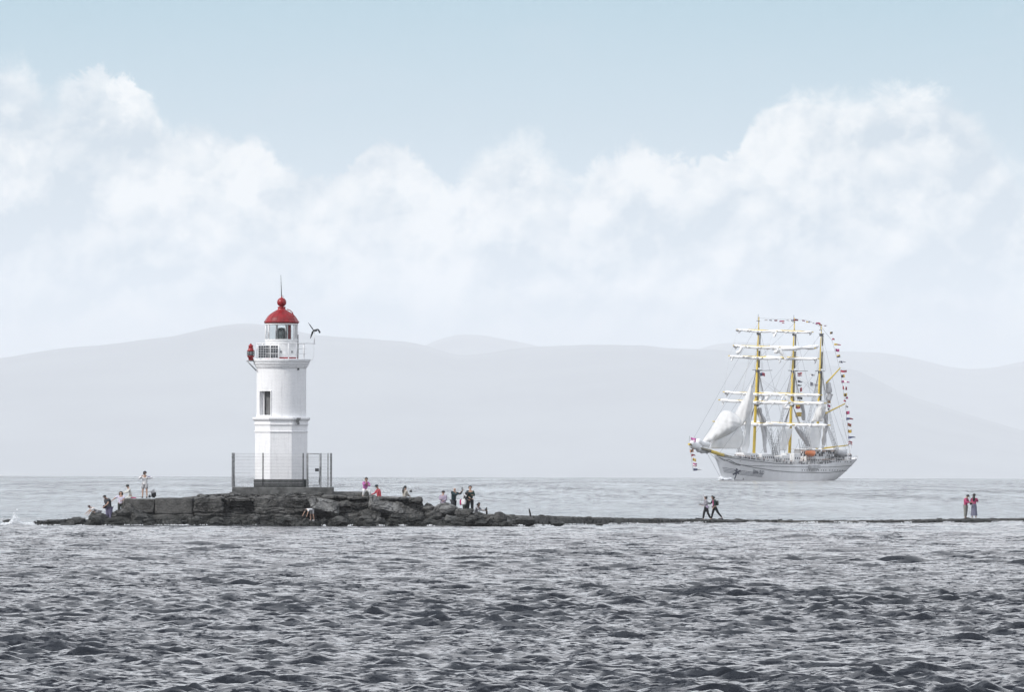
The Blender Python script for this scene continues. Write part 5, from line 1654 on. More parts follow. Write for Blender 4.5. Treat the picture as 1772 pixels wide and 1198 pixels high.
# thin canvas glows when the sun is behind it
m_canvas = m_sail.copy(); m_canvas.name = 'bundled_sailcloth'
for mm_ in ('sailcloth', 'shaded_sailcloth'):
    t_ = MATS[mm_].node_tree
    p_ = t_.nodes['Principled BSDF']; o_ = t_.nodes['Material Output']
    tr = t_.nodes.new('ShaderNodeBsdfTranslucent'); mx = t_.nodes.new('ShaderNodeMixShader')
    tr.inputs[0].default_value = (0.92, 0.92, 0.91, 1)
    mx.inputs[0].default_value = 0.4
    t_.links.new(p_.outputs[0], mx.inputs[1]); t_.links.new(tr.outputs[0], mx.inputs[2]); t_.links.new(mx.outputs[0], o_.inputs[0])
# hull shell
ns, nz = 90, 16
rowsP = []
for side in (1, -1):
    g = np.zeros((nz, ns, 3))
    for i in range(ns):
        s_ = (i / (ns - 1)) ** 1.0
        zd = zdeck(s_)
        for j in range(nz):
            z_ = -0.6 + (zd + 0.6) * j / (nz - 1)
            g[j, i] = hullP(s_, z_, side)
    rowsP.append(g)
full_h = np.concatenate([rowsP[0], rowsP[1][:, ::-1]], 1)
hull = obj('hull', grid_mesh('hull', full_h, True, closed_u=True), m_hull, ship)
dk = np.zeros((9, ns, 3))
for i in range(ns):
    s_ = i / (ns - 1); zd = zdeck(s_) - 0.9
    a, b = hullP(s_, zd, 1, -0.1), hullP(s_, zd, -1, -0.1)
    for j in range(9): dk[j, i] = a.lerp(b, j / 8) + Vector((0, 0, 0.12 * math.sin(math.pi * j / 8)))
obj('deck', grid_mesh('deck', dk, True), mat('teak_deck', (0.22, 0.17, 0.12), 0.8), ship)


def strip(name, pts, w, m, off=0.07, parent=hull):
    """a painted line or rubbing strake following the port side; pts in pixels"""
    V, F = [], []
    P = [hull_at_px(a, b) for a, b in pts]
    n = 0
    dense = []
    for (s0, z0), (s1, z1) in zip(P[:-1], P[1:]):
        k = max(2, int(abs(s1 - s0) * 60) + 2)
        for i in range(k): dense.append((s0 + (s1 - s0) * i / k, z0 + (z1 - z0) * i / k))
    dense.append(P[-1])
    for i, (s_, z_) in enumerate(dense):
        d0 = dense[min(i + 1, len(dense) - 1)]; d1 = dense[max(i - 1, 0)]
        t = Vector(((d0[0] - d1[0]) * 84, d0[1] - d1[1])); t = t.normalized() if t.length else Vector((1, 0))
        nx_, nz_ = -t.y, t.x
        for sg in (1, -1):
            V.append(hullP(s_ + sg * nx_ * w / 2 / 84, z_ + sg * nz_ * w / 2, 1, off))
    for i in range(len(dense) - 1): F.append((2 * i, 2 * i + 2, 2 * i + 3, 2 * i + 1))
    return obj(name, pydata(name, V, F), m, parent)


strip('rubbing_strake', [(1262, 800), (1272, 804.2), (1300, 806.5), (1335, 807.4), (1370, 808.4), (1433, 809), (1479, 806.2)], 0.16, m_rig, 0.10)
strip('rubbing_strake', [(1244, 792), (1262, 799.5), (1285, 805.5), (1306, 810), (1340, 815), (1370, 817.6), (1433, 818.6), (1470, 814.8)], 0.20, m_rig, 0.10)
strip('rail_line', [(1241, 789), (1262, 792.5), (1306, 798.5), (1340, 802.3), (1372, 804)], 0.22, m_rig, 0.10)
for k, (y0, y1) in enumerate(((809.5, 820.5), (812.2, 822.4), (814.8, 824.2), (817.2, 826))):
    strip('bow_stripe', [(1250.5 + k * 1.0, y0), (1285, (y0 + y1) / 2 + 0.4), (1322 - k * 0.9, y1)], 0.11, m_line, 0.08)
strip('star_arm', [(1274.6, 811), (1276.2, 818), (1271.5, 830)], 0.42, m_line, 0.09)
strip('star_arm', [(1269, 822), (1275.5, 818), (1282, 815)], 0.45, m_line, 0.09)
strip('star_arm', [(1277, 812), (1273.5, 822)], 0.42, m_line, 0.09)
strip('star_arm', [(1271.5, 814.5), (1279, 820.5)], 0.38, m_line, 0.09)
strip('draught_mark', [(1287, 828), (1287, 831)], 0.35, m_rig)
strip('waterline_stripe', [(1262, 831.6), (1300, 832.6), (1360, 833), (1420, 833), (1455, 832.4)], 0.28, m_rig, 0.09)
strip('bow_scroll', [(1247, 793.5), (1254, 797.5), (1262, 796), (1270, 800), (1276, 805), (1282, 806)], 0.18, m_rig, 0.09)
# the name, in strokes
GL = {'B': [[(0, 0), (0, 1), (.7, 1), (.8, .78), (.65, .54), (0, .54)], [(.65, .54), (.85, .28), (.7, 0), (0, 0)]], 'I': [[(.2, 0), (.2, 1)]],
      'M': [[(0, 0), (0, 1), (.45, .3), (.9, 1), (.9, 0)]], 'A': [[(0, 0), (.4, 1), (.8, 0)], [(.15, .36), (.65, .36)]],
      'S': [[(.8, .85), (.5, 1), (.1, .9), (.1, .6), (.7, .45), (.8, .15), (.4, 0), (0, .12)]], 'U': [[(0, 1), (0, .2), (.35, 0), (.75, .2), (.75, 1)]],
      'C': [[(.8, .85), (.45, 1), (.05, .75), (.05, .25), (.45, 0), (.8, .15)]], ' ': []}
adv = {'I': .55, 'M': 1.2, ' ': .6}
s0_, z0_ = hull_at_px(1304.5, 819.3); s1_, z1_ = hull_at_px(1323, 821.2)
name_ = 'BIMA SUCI'
total = sum(adv.get(c, 1.08) for c in name_)
V, F = [], []
xcur = 0
for c in name_:
    for st in GL[c]:
        for (a, b), (c2, d2) in zip(st[:-1], st[1:]):
            t = Vector((c2 - a, d2 - b)).normalized(); nn_ = Vector((-t.y, t.x)) * 0.10
            i0 = len(V)
            for (xx, yy) in ((a - t.x * .05 + nn_.x, b - t.y * .05 + nn_.y), (a - t.x * .05 - nn_.x, b - t.y * .05 - nn_.y), (c2 + t.x * .05 - nn_.x, d2 + t.y * .05 - nn_.y), (c2 + t.x * .05 + nn_.x, d2 + t.y * .05 + nn_.y)):
                f = (xcur + xx) / total
                V.append(hullP(s0_ + (s1_ - s0_) * f, z0_ + (z1_ - z0_) * f + yy * 0.95, 1, 0.10))
            F.append((i0, i0 + 1, i0 + 2, i0 + 3))
    xcur += adv.get(c, 1.08)
obj('ship_name', pydata('ship_name', V, F), m_line, hull, label='ship name lettered in navy on the port bow')
# portholes
for (y0, xs_) in ((814.2, list(np.arange(1389, 1434, 4.1)) + list(np.arange(1437, 1462, 4.3))), (799.6, list(np.arange(1437, 1456, 3.6)) + [1463, 1467, 1473])):
    ph = None
    for x_ in xs_:
        s_, z_ = hull_at_px(float(x_), y0 + (0.6 if y0 > 810 and x_ > 1450 else 0))
        c = hullP(s_, z_, 1, 0.05)
        if ph is None:
            b = bmesh.new(); bmesh.ops.create_cone(b, cap_ends=True, segments=10, radius1=0.21, radius2=0.19, depth=0.10)
            bmesh.ops.rotate(b, matrix=Matrix.Rotation(R(90), 3, 'X'), verts=b.verts[:])
            ph = bpy.data.meshes.new('porthole'); b.to_mesh(ph); b.free(); ph.materials.append(m_deckd)
        o = bpy.data.objects.new('porthole', ph); COL.objects.link(o); o.parent = hull; o.location = c
bm = bmesh.new(); add_box(bm, hullP(0.60, 4.4, 1, 0.55), (6.5, 1.0, 1.0)); add_box(bm, hullP(0.60, 3.6, 1, 0.4), (5.4, 0.6, 0.5))
obj('boarding_ladder', bm, m_sailg, ship)
bm = bmesh.new()
for i in range(70):
    s_ = 0.02 + 0.95 * i / 69
    if 0.40 < s_ < 0.44: continue
    a = hullP(s_, zdeck(s_), 1, -0.05); add_bar(bm, a, a + Vector((0, 0, 0.95)), 0.045, n=4)
    a = hullP(s_, zdeck(s_), -1, -0.05); add_bar(bm, a, a + Vector((0, 0, 0.95)), 0.045, n=4)
for side in (1, -1):
    for h_ in (0.5, 0.95):
        add_tube(bm, [hullP(s_, zdeck(s_), side, -0.05) + Vector((0, 0, h_)) for s_ in np.linspace(0.02, 0.98, 50)], 0.05, 4)
obj('railing', bm, m_sw, ship)
# bowsprit
bs0, bs1 = V3(-1.5, 0, 7.6), L(1193, 769.5, -22)
bs0 = L(1253, 789, -2)
bm = bmesh.new(); add_tube(bm, [bs0 + (bs0 - bs1).normalized() * 6, bs0, bs1], [0.62, 0.55, 0.28], 10)
bsp = obj('bowsprit', bm, m_ydk, ship)
bm = bmesh.new(); add_tube(bm, [bs0 + (bs1 - bs0) * 0.03, bs0 + (bs1 - bs0) * 0.40], [0.60, 0.50], 10); obj('yellow_band', bm, m_yel, bsp)
bm = bmesh.new(); add_tube(bm, [bs1, bs1 + (bs1 - bs0) * 0.02], [0.36, 0.3], 8); obj('cap', bm, m_yel, bsp)
for tx_, ty_ in (((1216, 782)), ((1246, 826)), ((1252, 806))):
    bm = bmesh.new(); add_bar(bm, bs0.lerp(bs1, 0.55 if tx_ > 1230 else 0.9), L(tx_, ty_, -8 if tx_ < 1230 else -1), 0.05, n=4); obj('stay', bm, m_rig, bsp)


def lumpy_roll(name, pts, r0, m, parent, seed, n=60, na=9, sag=0.0):
    """bundled sailcloth along a polyline: swollen, pinched by gaskets"""
    P = []
    seg = [Vector(p) for p in pts]
    L_ = [0]
    for a, b in zip(seg[:-1], seg[1:]): L_.append(L_[-1] + (b - a).length)
    for i in range(n):
        t = L_[-1] * i / (n - 1)
        k = max(j for j in range(len(L_)) if L_[j] <= t + 1e-9); k = min(k, len(seg) - 2)
        c = seg[k].lerp(seg[k + 1], (t - L_[k]) / max(1e-6, L_[k + 1] - L_[k]))
        d_ = (seg[k + 1] - seg[k]).normalized()
        a1 = Vector((0, 0, 1)); a1 = (a1 - d_ * a1.dot(d_)).normalized(); a2 = d_.cross(a1)
        tt = i / (n - 1)
        env = min(1, tt / 0.05, (1 - tt) / 0.05) ** 0.5 if 0 < tt < 1 else 0.15
        c = c - Vector((0, 0, sag * math.sin(math.pi * tt)))
        ring = []
        for q_ in range(na):
            an = 2 * math.pi * q_ / na
            rr_ = r0 * env * (1 + 0.42 * mnoise.noise(Vector((t * 0.38, math.cos(an) * 0.8, math.sin(an) * 0.8 + seed))) + 0.10 * math.sin(t * 1.9 + seed))
            low = 1.35 if math.cos(an) < -0.2 else 1.0
            ring.append(c + a1 * math.cos(an) * rr_ * low + a2 * math.sin(an) * rr_)
        P.append(ring)
    A = np.array([[tuple(v_) for v_ in r_] for r_ in P])
    return obj(name, grid_mesh(name, A, True, closed_u=True), m, parent)


def sail_rows(name, rows, u0, u1, m, parent, seed, bulge=1.5, n=16, sub=4):
    """cloth hanging between two edges; rows of (y, x-left, x-right) pixels; belly towards port"""
    ys = [r_[0] for r_ in rows]
    yy = np.linspace(ys[0], ys[-1], (len(rows) - 1) * sub + 1)
    xl = np.interp(yy, ys, [r_[1] for r_ in rows]); xr = np.interp(yy, ys, [r_[2] for r_ in rows])
    A = np.zeros((len(yy), n, 3))
    xmin, xmax = min(r_[1] for r_ in rows), max(r_[2] for r_ in rows)
    for j in range(len(yy)):
        v_ = j / (len(yy) - 1)
        for i in range(n):
            t = i / (n - 1)
            x_ = xl[j] + (xr[j] - xl[j]) * t
            uu = u0 + (u1 - u0) * (x_ - xmin) / max(1, xmax - xmin)
            b = bulge * math.sin(math.pi * t) * math.sin(math.pi * min(1, 0.15 + v_ * 0.8))
            w = 0.35 * mnoise.noise(Vector((x_ * 0.16 + seed, yy[j] * 0.05, seed))) + 0.18 * mnoise.noise(Vector((x_ * 0.5 + seed, yy[j] * 0.12, seed)))
            A[j, i] = L(x_, yy[j], uu, -b - w * 1.6)
    o = obj(name, grid_mesh(name, A, True), m, parent)
    md = o.modifiers.new('cloth_thickness', 'SOLIDIFY'); md.thickness = 0.02
    return o


lumpy_roll('furled_jib', [L(1195, 767.5, -21), L(1203, 770, -18), L(1214, 775, -13), L(1226, 777, -8), L(1230, 771, -7)], 0.95, m_canvas, bsp, 3, sag=0.3)
lumpy_roll('furled_jib', [L(1206, 764, -17), L(1216, 768, -13), L(1225, 770, -9)], 0.8, m_canvas, bsp, 4)

# masts
YD = [(44.6, 6.75), (39.8, 7.8), (36.7, 9.1), (25.9, 10.5), (23.5, 11.9), (17.0, 13.5)]


def mast(u0, top, name, label, zfoot=5.0, wide=1.0):
    bm = bmesh.new()
    segs = [(zfoot, 0.46), (22.5, 0.42), (24.5, 0.40), (24.6, 0.36), (34.5, 0.31), (34.6, 0.26), (top - 4, 0.17), (top, 0.12)]
    add_tube(bm, [V3(u0, 0, z_) for z_, _ in segs], [r_ * wide for _, r_ in segs], 12)
    mo = obj('mast', bm, m_yel, ship, label=label)
    bm = bmesh.new()    # lower part of each upper mast runs doubled behind the one below, its dark colour painting in the mast's shaded side
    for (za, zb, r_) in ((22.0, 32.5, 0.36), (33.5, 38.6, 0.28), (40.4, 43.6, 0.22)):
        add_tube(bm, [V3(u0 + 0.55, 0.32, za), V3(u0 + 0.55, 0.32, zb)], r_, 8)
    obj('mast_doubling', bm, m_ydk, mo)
    for z_, w_ in ((22.8, 2.2), (32.8, 1.4), (44.0, 0.5)):
        bm = bmesh.new(); add_box(bm, V3(u0 + 0.2, 0, z_), (2.0, w_ * 1.7, 0.18)); add_box(bm, V3(u0 + 0.2, 0, z_ - 0.4), (0.9, 0.9, 0.7))
        obj('top_platform', bm, m_deckd, mo)
    bm = bmesh.new(); add_tube(bm, [V3(u0 - 0.6, 0, top - 1.0), V3(u0 - 0.6, 0, top + 0.8)], 0.07, 5); add_box(bm, V3(u0 - 0.5, 0, top - 1.2), (1.2, 0.5, 0.2)); obj('masthead_aerial', bm, m_rig, mo)
    return mo


def yards(mo, u0, seed, skip=()):
    for k, (z_, hl) in enumerate(YD):
        uy = u0 - 0.9
        tiltp = 0.0
        bm = bmesh.new()
        add_tube(bm, [V3(uy, -hl, z_), V3(uy, -hl * 0.3, z_), V3(uy, hl * 0.3, z_), V3(uy, hl, z_)], [0.14, 0.24, 0.24, 0.14], 8)
        obj('yard', bm, m_yel, mo)
        r0 = (0.29, 0.32, 0.35, 0.34, 0.38, 0.38)[k]
        if k in skip:
            bm = bmesh.new(); add_tube(bm, [V3(uy - 0.1, -hl * .93, z_), V3(uy - 0.1, hl * .93, z_)], 0.27, 8); obj('yard_cover', bm, m_canvas, mo); continue
        lumpy_roll('furled_sail', [V3(uy - 0.10, -hl * 0.94, z_ + 0.05), V3(uy - 0.12, 0, z_ - 0.05), V3(uy - 0.10, hl * 0.94, z_ + 0.05)], r0, m_canvas, mo, seed + k * 3.7, n=70, sag=0.25)
        # cloth hanging out of the bundle
        r = random.Random(seed * 31 + k)
        nb = 4 if k < 3 else 5
        for q_ in range(nb):
            c = (-0.86, -0.35, 0.15, 0.5, 0.84)[q_ % 5] * hl if q_ != nb - 1 else 0.86 * hl
            w_ = r.uniform(1.2, 2.6); d_ = r.uniform(0.5, 1.2) * (1.5 if abs(c) > 0.8 * hl else 0.8) * (1.0 if k < 3 else 1.25)
            G = np.zeros((6, 9, 3))
            for j in range(6):
                for i in range(9):
                    t = i / 8 - 0.5
                    G[j, i] = V3(uy - 0.35 - 0.35 * math.sin(j * 0.9 + i * 0.8), c + t * w_ * (1 - 0.10 * j), z_ - 0.1 - d_ * (j / 5) * (math.cos(t * math.pi) ** 0.8 + 0.05) - 0.12 * math.sin(i * 1.7 + q_))
            o = obj('hanging_clew', grid_mesh('hanging_clew', G, True), m_canvas if r.random() < 0.8 else m_sailg, mo)
            md = o.modifiers.new('cloth_thickness', 'SOLIDIFY'); md.thickness = 0.08


fm = mast(21.3, 48.6, 'fore', 'yellow foremast with six yards of furled white sails')
mm = mast(46.4, 48.6, 'main', 'yellow mainmast with six yards of furled white sails')
zm = mast(65.7, 46.3, 'mizzen', 'yellow mizzen mast with two raised gaffs and a boom', wide=0.85)
yards(fm, 21.3, 2)
yards(mm, 46.4, 5, skip=(1,))
# extra loose cloth between the masts (buntline tangles)
lumpy_roll('furled_sail', [L(1336, 601, 46, -3), L(1350, 606, 46, -3), L(1358, 617, 46, -3), L(1362, 623, 46, -3)], 0.5, m_canvas, mm, 40)
lumpy_roll('furled_sail', [L(1339, 611, 46, -3), L(1350, 604, 46, -3), L(1380, 602.5, 46, -3), L(1406, 601, 46, -2), L(1417, 599, 46, -2)], 0.5, m_canvas, mm, 44, n=60)
lumpy_roll('furled_sail', [L(1284, 600, 21, -2), L(1280, 609, 21, -2), L(1274, 611.5, 21, -2)], 0.42, m_canvas, fm, 47, n=24)
lumpy_roll('furled_sail', [L(1358, 683, 46, -3), L(1366, 694, 46, -3), L(1372, 702, 46, -3)], 0.42, m_canvas, mm, 48, n=24)
lumpy_roll('furled_sail', [L(1330, 684, 46, -3), L(1326, 692, 46, -3), L(1320, 697, 46, -3)], 0.45, m_canvas, mm, 49, n=24)
lumpy_roll('furled_sail', [L(1354, 699, 46, -4), L(1360, 706, 46, -4), L(1367, 705, 46, -4)], 0.35, m_canvas, mm, 50, n=24)

# fore-and-aft sails, half lowered
sail_rows('jib', [(711, 1252, 1262), (716, 1246, 1272), (722, 1242, 1279), (730, 1238, 1283), (738, 1233, 1281), (746, 1228, 1272), (754, 1222, 1259), (762, 1216, 1241), (768, 1213, 1224)], 0, -9, m_sail, ship, 1, 3.0)
sail_rows('jib', [(664, 1299.8, 1301), (680, 1292.5, 1302.5), (695, 1284.5, 1302.5), (710, 1274.5, 1300), (720, 1271, 1296), (730, 1275, 1290), (741, 1277.5, 1281)], 16, 9, m_sail, ship, 5, 2.2)
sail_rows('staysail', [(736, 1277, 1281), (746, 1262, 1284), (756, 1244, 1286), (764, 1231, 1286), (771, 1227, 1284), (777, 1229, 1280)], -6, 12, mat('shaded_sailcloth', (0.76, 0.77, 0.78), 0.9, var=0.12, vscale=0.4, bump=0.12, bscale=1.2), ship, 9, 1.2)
sail_rows('staysail', [(672, 1301, 1303.5), (700, 1297, 1303), (725, 1291, 1300), (750, 1287, 1298), (770, 1283, 1297), (786, 1281, 1292)], 12, 18, MATS['shaded_sailcloth'], ship, 13, 1.0)
sail_rows('staysail', [(712, 1311.5, 1315), (722, 1313, 1321), (738, 1316, 1326), (756, 1319, 1327), (772, 1320, 1326), (784, 1322, 1327)], 24, 30, m_sailg, ship, 17, 1.0)
sail_rows('staysail', [(739, 1374, 1379), (747, 1378, 1388), (756, 1384, 1394), (765, 1391, 1399), (773, 1396, 1402)], 47, 54, m_sailg, ship, 21, 0.8)
sail_rows('staysail', [(694, 1417, 1427), (704, 1414, 1429.5), (714, 1410, 1428), (724, 1406.5, 1425), (730, 1404, 1424)], 60, 55, m_sail, ship, 25, 2.2)
sail_rows('staysail', [(737, 1401, 1423), (746, 1396, 1421), (756, 1391, 1420), (764, 1396, 1419), (776, 1402, 1417)], 52, 62, MATS['shaded_sailcloth'], ship, 26, 1.6)
sail_rows('staysail', [(742, 1352, 1372), (750, 1354, 1370), (764, 1351, 1365), (780, 1348, 1360)], 36, 44, MATS['shaded_sailcloth'], ship, 29, 0.8)
lumpy_roll('furled_spanker', [L(1434, 662, 67), L(1436, 680, 67), L(1432, 694, 67)], 0.75, m_sailg, zm, 60, n=30)
lumpy_roll('furled_spanker', [L(1430, 712, 67), L(1427, 745, 67), L(1425, 773, 67)], 0.6, m_sailg, zm, 61, n=30)
lumpy_roll('furled_sail', [L(1386, 696, 48), L(1391, 712, 48), L(1391, 728, 48)], 0.45, m_sailg, mm, 62, n=30)
lumpy_roll('furled_sail', [L(1313, 706, 23), L(1316, 716, 23), L(1324, 732, 23)], 0.7, m_sailg, fm, 63, n=30)
for (a, b) in (((1430, 663), (1454, 637)), ((1429, 715.5), (1462, 699)), ((1423, 776.5), (1467, 771))):
    bm = bmesh.new(); add_bar(bm, L(*a, 66), L(*b, 72 if a[1] < 770 else 78), 0.26, 0.18, n=8); obj('gaff' if a[1] < 770 else 'boom', bm, m_yel, zm)

# standing rigging
def shroud_set(u0, zt_, n, du, name='shrouds', zr=None, b_top=0.3):
    for side in (1, -1):
        bm = bmesh.new()
        ends = []
        for i in range(n):
            uu = u0 + 0.8 + du * i
            s_ = (uu + 6) / 90
            foot = V3(uu, side * (half(s_, 5.5) + 0.1), zdeck(s_) + 0.3)
            tp = V3(u0 + 0.2, side * b_top, zt_)
            ends.append((tp, foot)); add_bar(bm, tp, foot, 0.05, n=3)
        for j in range(2, 26):
            t = j / 26
            add_bar(bm, ends[0][0].lerp(ends[0][1], t), ends[-1][0].lerp(ends[-1][1], t), 0.028, n=3)
        obj(name, bm, m_rig, ship, kind='stuff')


for u0 in (21.3, 46.4, 65.7):
    shroud_set(u0, 22.5, 6, 0.95)
    shroud_set(u0, 33, 3, 1.5, name='backstays')
    for side in (1, -1):
        bm = bmesh.new()
        tp, ft = V3(u0 + .3, side * 0.2, 33), V3(u0 + .6, side * 1.9, 22.9)
        for k in range(4): add_bar(bm, tp + V3(0.25 * k, 0, 0), ft + V3(0.6 * k, 0, 0), 0.035, n=3)
        for j in range(1, 14): add_bar(bm, tp.lerp(ft, j / 14), (tp + V3(.75, 0, 0)).lerp(ft + V3(1.8, 0, 0), j / 14), 0.025, n=3)
        for k in range(2): add_bar(bm, V3(u0 + .3, side * .15, 44), V3(u0 + .5 + k, side * 1.2, 32.9), 0.03, n=3)
        obj('topmast_shrouds', bm, m_rig, ship, kind='stuff')


def line(a, b, r=0.04, m=m_rig, name='stay'):
    bm = bmesh.new(); add_bar(bm, a, b, r, n=4); return obj(name, bm, m, ship)


bsl = lambda t: bs0.lerp(bs1, t)
for (u0, zt_, tgt) in ((21.3, 47, bsl(0.98)), (21.3, 38, bsl(0.75)), (21.3, 32.5, bsl(0.5)), (21.3, 23, bsl(0.15)),
                       (46.4, 47, V3(21.6, 0, 36)), (46.4, 38, V3(21.6, 0, 23.5)), (46.4, 33, V3(22, 0, 14)), (46.4, 23, V3(23, 0, 6)),
                       (65.7, 44, V3(46.7, 0, 33)), (65.7, 34, V3(46.7, 0, 23)), (65.7, 24, V3(48, 0, 7)),
                       (65.7, 45, V3(82, 4, 7)), (65.7, 45, V3(82, -4, 7)), (65.7, 33, V3(78, 5, 7)), (65.7, 33, V3(78, -5, 7)), (46.4, 46, V3(60, 6, 6)), (46.4, 46, V3(60, -6, 6)),
                       (21.3, 46, V3(35, 6.4, 6)), (21.3, 46, V3(35, -6.4, 6))):
    line(V3(u0, 0, zt_), tgt, 0.035)
for (a, b, uu) in (((1300, 622), (1272, 680), 21), ((1296, 622), (1284, 680), 21), ((1312, 655), (1340, 678), 24), ((1316, 655), (1350, 679), 24), ((1360, 623), (1340, 678), 40),
                   ((1372, 640), (1362, 678), 44), ((1376, 640), (1366, 680), 44), ((1440, 720), (1466, 772), 75), ((1450, 706), (1470, 776), 76), ((1454, 700), (1474, 776), 78), ((1384, 655), (1410, 680), 52), ((1388, 655), (1420, 682), 52)):
    line(L(*a, uu), L(*b, uu), 0.05, m_rigw, 'brace')
for u0 in (21.3, 46.4):
    for (za, ha), (zb, hb) in zip(YD[:-1], YD[1:]):
        for sg in (1, -1): line(V3(u0 - .9, sg * ha * .97, za), V3(u0 - .9, sg * hb * .97, zb), 0.022, m_rigw, 'sheet')
    bm = bmesh.new(); add_bar(bm, V3(u0 + 0.8, 0.2, 32.6), V3(u0 + 0.8, 4.6, 32.9), 0.09, n=5); obj('spreader', bm, m_rig, ship)

# deck houses and boats
def house(u_, p_, z_, l_, w_, h_, m=m_sw, name='deckhouse'):
    bm = bmesh.new(); add_box(bm, V3(u_, p_, z_ + h_ / 2), (l_, w_, h_)); bmesh.ops.bevel(bm, geom=bm.edges[:], offset=0.12, segments=1, affect='EDGES')
    o = obj(name, bm, m, ship)
    nwin = int(l_ / 1.3)
    if h_ > 1.5 and m is m_sw:
        bm = bmesh.new()
        for k in range(nwin): add_box(bm, V3(u_ - l_ / 2 + l_ * (k + .5) / nwin, p_ + w_ / 2 + 0.03, z_ + h_ * .62), (0.6, 0.06, 0.6))
        obj('window', bm, m_deckd, o, kind='stuff')
    return o


house(14, 1, 6.0, 5, 5, 2.2); house(21.5, 2.2, 5.4, 8, 5, 2.6); house(28, 3.0, 5.2, 5, 4, 2.0); house(36, 2.0, 4.6, 4.2, 4, 3.0)
house(42, 2.5, 4.6, 4.5, 4.5, 3.6); house(55, 1.0, 4.6, 13, 7.5, 2.7); house(58, 0.5, 7.3, 6, 6, 2.2); house(71, 0, 6.2, 12, 7, 2.3); house(76, 0, 8.4, 4, 4.5, 1.2)
bm = bmesh.new(); add_box(bm, V3(66, 0, 9.35), (26, 8.5, 0.16)); obj('awning', bm, m_sw, ship)
for k in range(10):
    bm = bmesh.new(); add_bar(bm, V3(54 + k * 2.7, 4.0, 6.0), V3(54 + k * 2.7, 4.0, 9.3), 0.06, n=4); obj('stanchion', bm, m_sw, ship)


def boat(u_, p_, z_, l_, m, cover, name='lifeboat'):
    A = []
    for i in range(15):
        t = i / 14; w = 1.25 * math.sin(math.pi * min(1, max(0.0, t))) ** 0.55 + 0.02
        A.append([tuple(V3(u_ + (t - .5) * l_, p_ + w * math.cos(a), z_ + (0.9 if math.sin(a) > 0 else 1.1) * math.sin(a) * (0.55 + 0.45 * math.sin(math.pi * t)) + 0.35 * abs(2 * t - 1) ** 2)) for a in np.linspace(0, 2 * math.pi, 13)[:-1]])
    o = obj(name, grid_mesh(name, np.array(A), True, closed_u=True), m, ship)
    bm = bmesh.new()
    for k in (-0.32, 0.32): add_tube(bm, [V3(u_ + k * l_, p_ - 1.4, z_ - 1.6), V3(u_ + k * l_, p_ - 1.2, z_ + 1.6), V3(u_ + k * l_, p_ + 0.1, z_ + 2.0)], 0.10, 5)
    obj('davit', bm, m_sw, o)
    return o


boat(49, 5.6, 8.3, 6.0, m_orange, None)
boat(71.5, 5.4, 8.4, 7.0, m_sailg, None)
bm = bmesh.new(); bmesh.ops.create_icosphere(bm, subdivisions=2, radius=0.5); bmesh.ops.transform(bm, matrix=Matrix.Translation(V3(62.5, 3.4, 10.2)), verts=bm.verts[:]); obj('radar_dome', bm, m_sw, ship)
for (px_, py_, uu) in ((1413, 771, 60), (1382, 760, 52), (1346, 745, 34), (1334, 742, 33), (1355, 763, 40)):
    bm = bmesh.new(); add_bar(bm, L(px_, py_, uu), L(px_ + 4, 792, uu), 0.07, n=4); obj('derrick_post', bm, m_rig, ship)
# crew crowding the rails: far too many and too small to tell apart
rr = random.Random(5)
V, F, MI = [], [], []
for i in range(230):
    if i < 120: uu = rr.uniform(47, 68); pp = rr.uniform(2.2, 6.4); zz_ = 4.9 if rr.random() < 0.5 else 7.4
    elif i < 165: uu = rr.uniform(68, 82); pp = rr.uniform(1, 5.0); zz_ = 6.4
    else: uu = rr.uniform(3, 47); s_ = (uu + 6) / 90; pp = half(s_, 6) * rr.uniform(0.5, 0.95); zz_ = zdeck(s_) - 0.7
    c = V3(uu, pp, zz_)
    tone = rr.choice((1, 1, 2, 2, 0))
    for (r_, za, zb, mi) in ((0.19, 0, 0.85, rr.choice((1, 2))), (0.24, 0.85, 1.45, tone), (0.12, 1.47, 1.75, 3)):
        n0 = len(V)
        for z2, rs in ((za, 0.8), ((za + zb) / 2, 1.1), (zb, 0.75)):
            for k in range(5): V.append(c + Vector((r_ * rs * math.cos(k * 1.2566), r_ * rs * math.sin(k * 1.2566), z2)))
        for lv in (0, 5):
            for k in range(5): F.append((n0 + lv + k, n0 + lv + (k + 1) % 5, n0 + lv + 5 + (k + 1) % 5, n0 + lv + 5 + k)); MI.append(mi)
        F.append(tuple(n0 + 10 + k for k in range(5))); MI.append(mi)
me = pydata('crew', V, F)
for m in (c_grey, c_white, c_dark, m_skin): me.materials.append(m)
me.polygons.foreach_set('material_index', MI)
obj('crew', me, None, ship, kind='stuff')
rr = random.Random(8)
bm = bmesh.new()
for i in range(90):
    uu = rr.uniform(5, 80); s_ = (uu + 6) / 90
    add_box(bm, V3(uu, rr.uniform(-4, 5) * min(1, half(s_, 6) / 6), zdeck(s_) - 0.6 + rr.uniform(0.3, 1.2)), (rr.uniform(.3, 1.4), rr.uniform(.3, 1.2), rr.uniform(.4, 1.4)))
obj('deck_gear', bm, m_deckd, ship, kind='stuff')

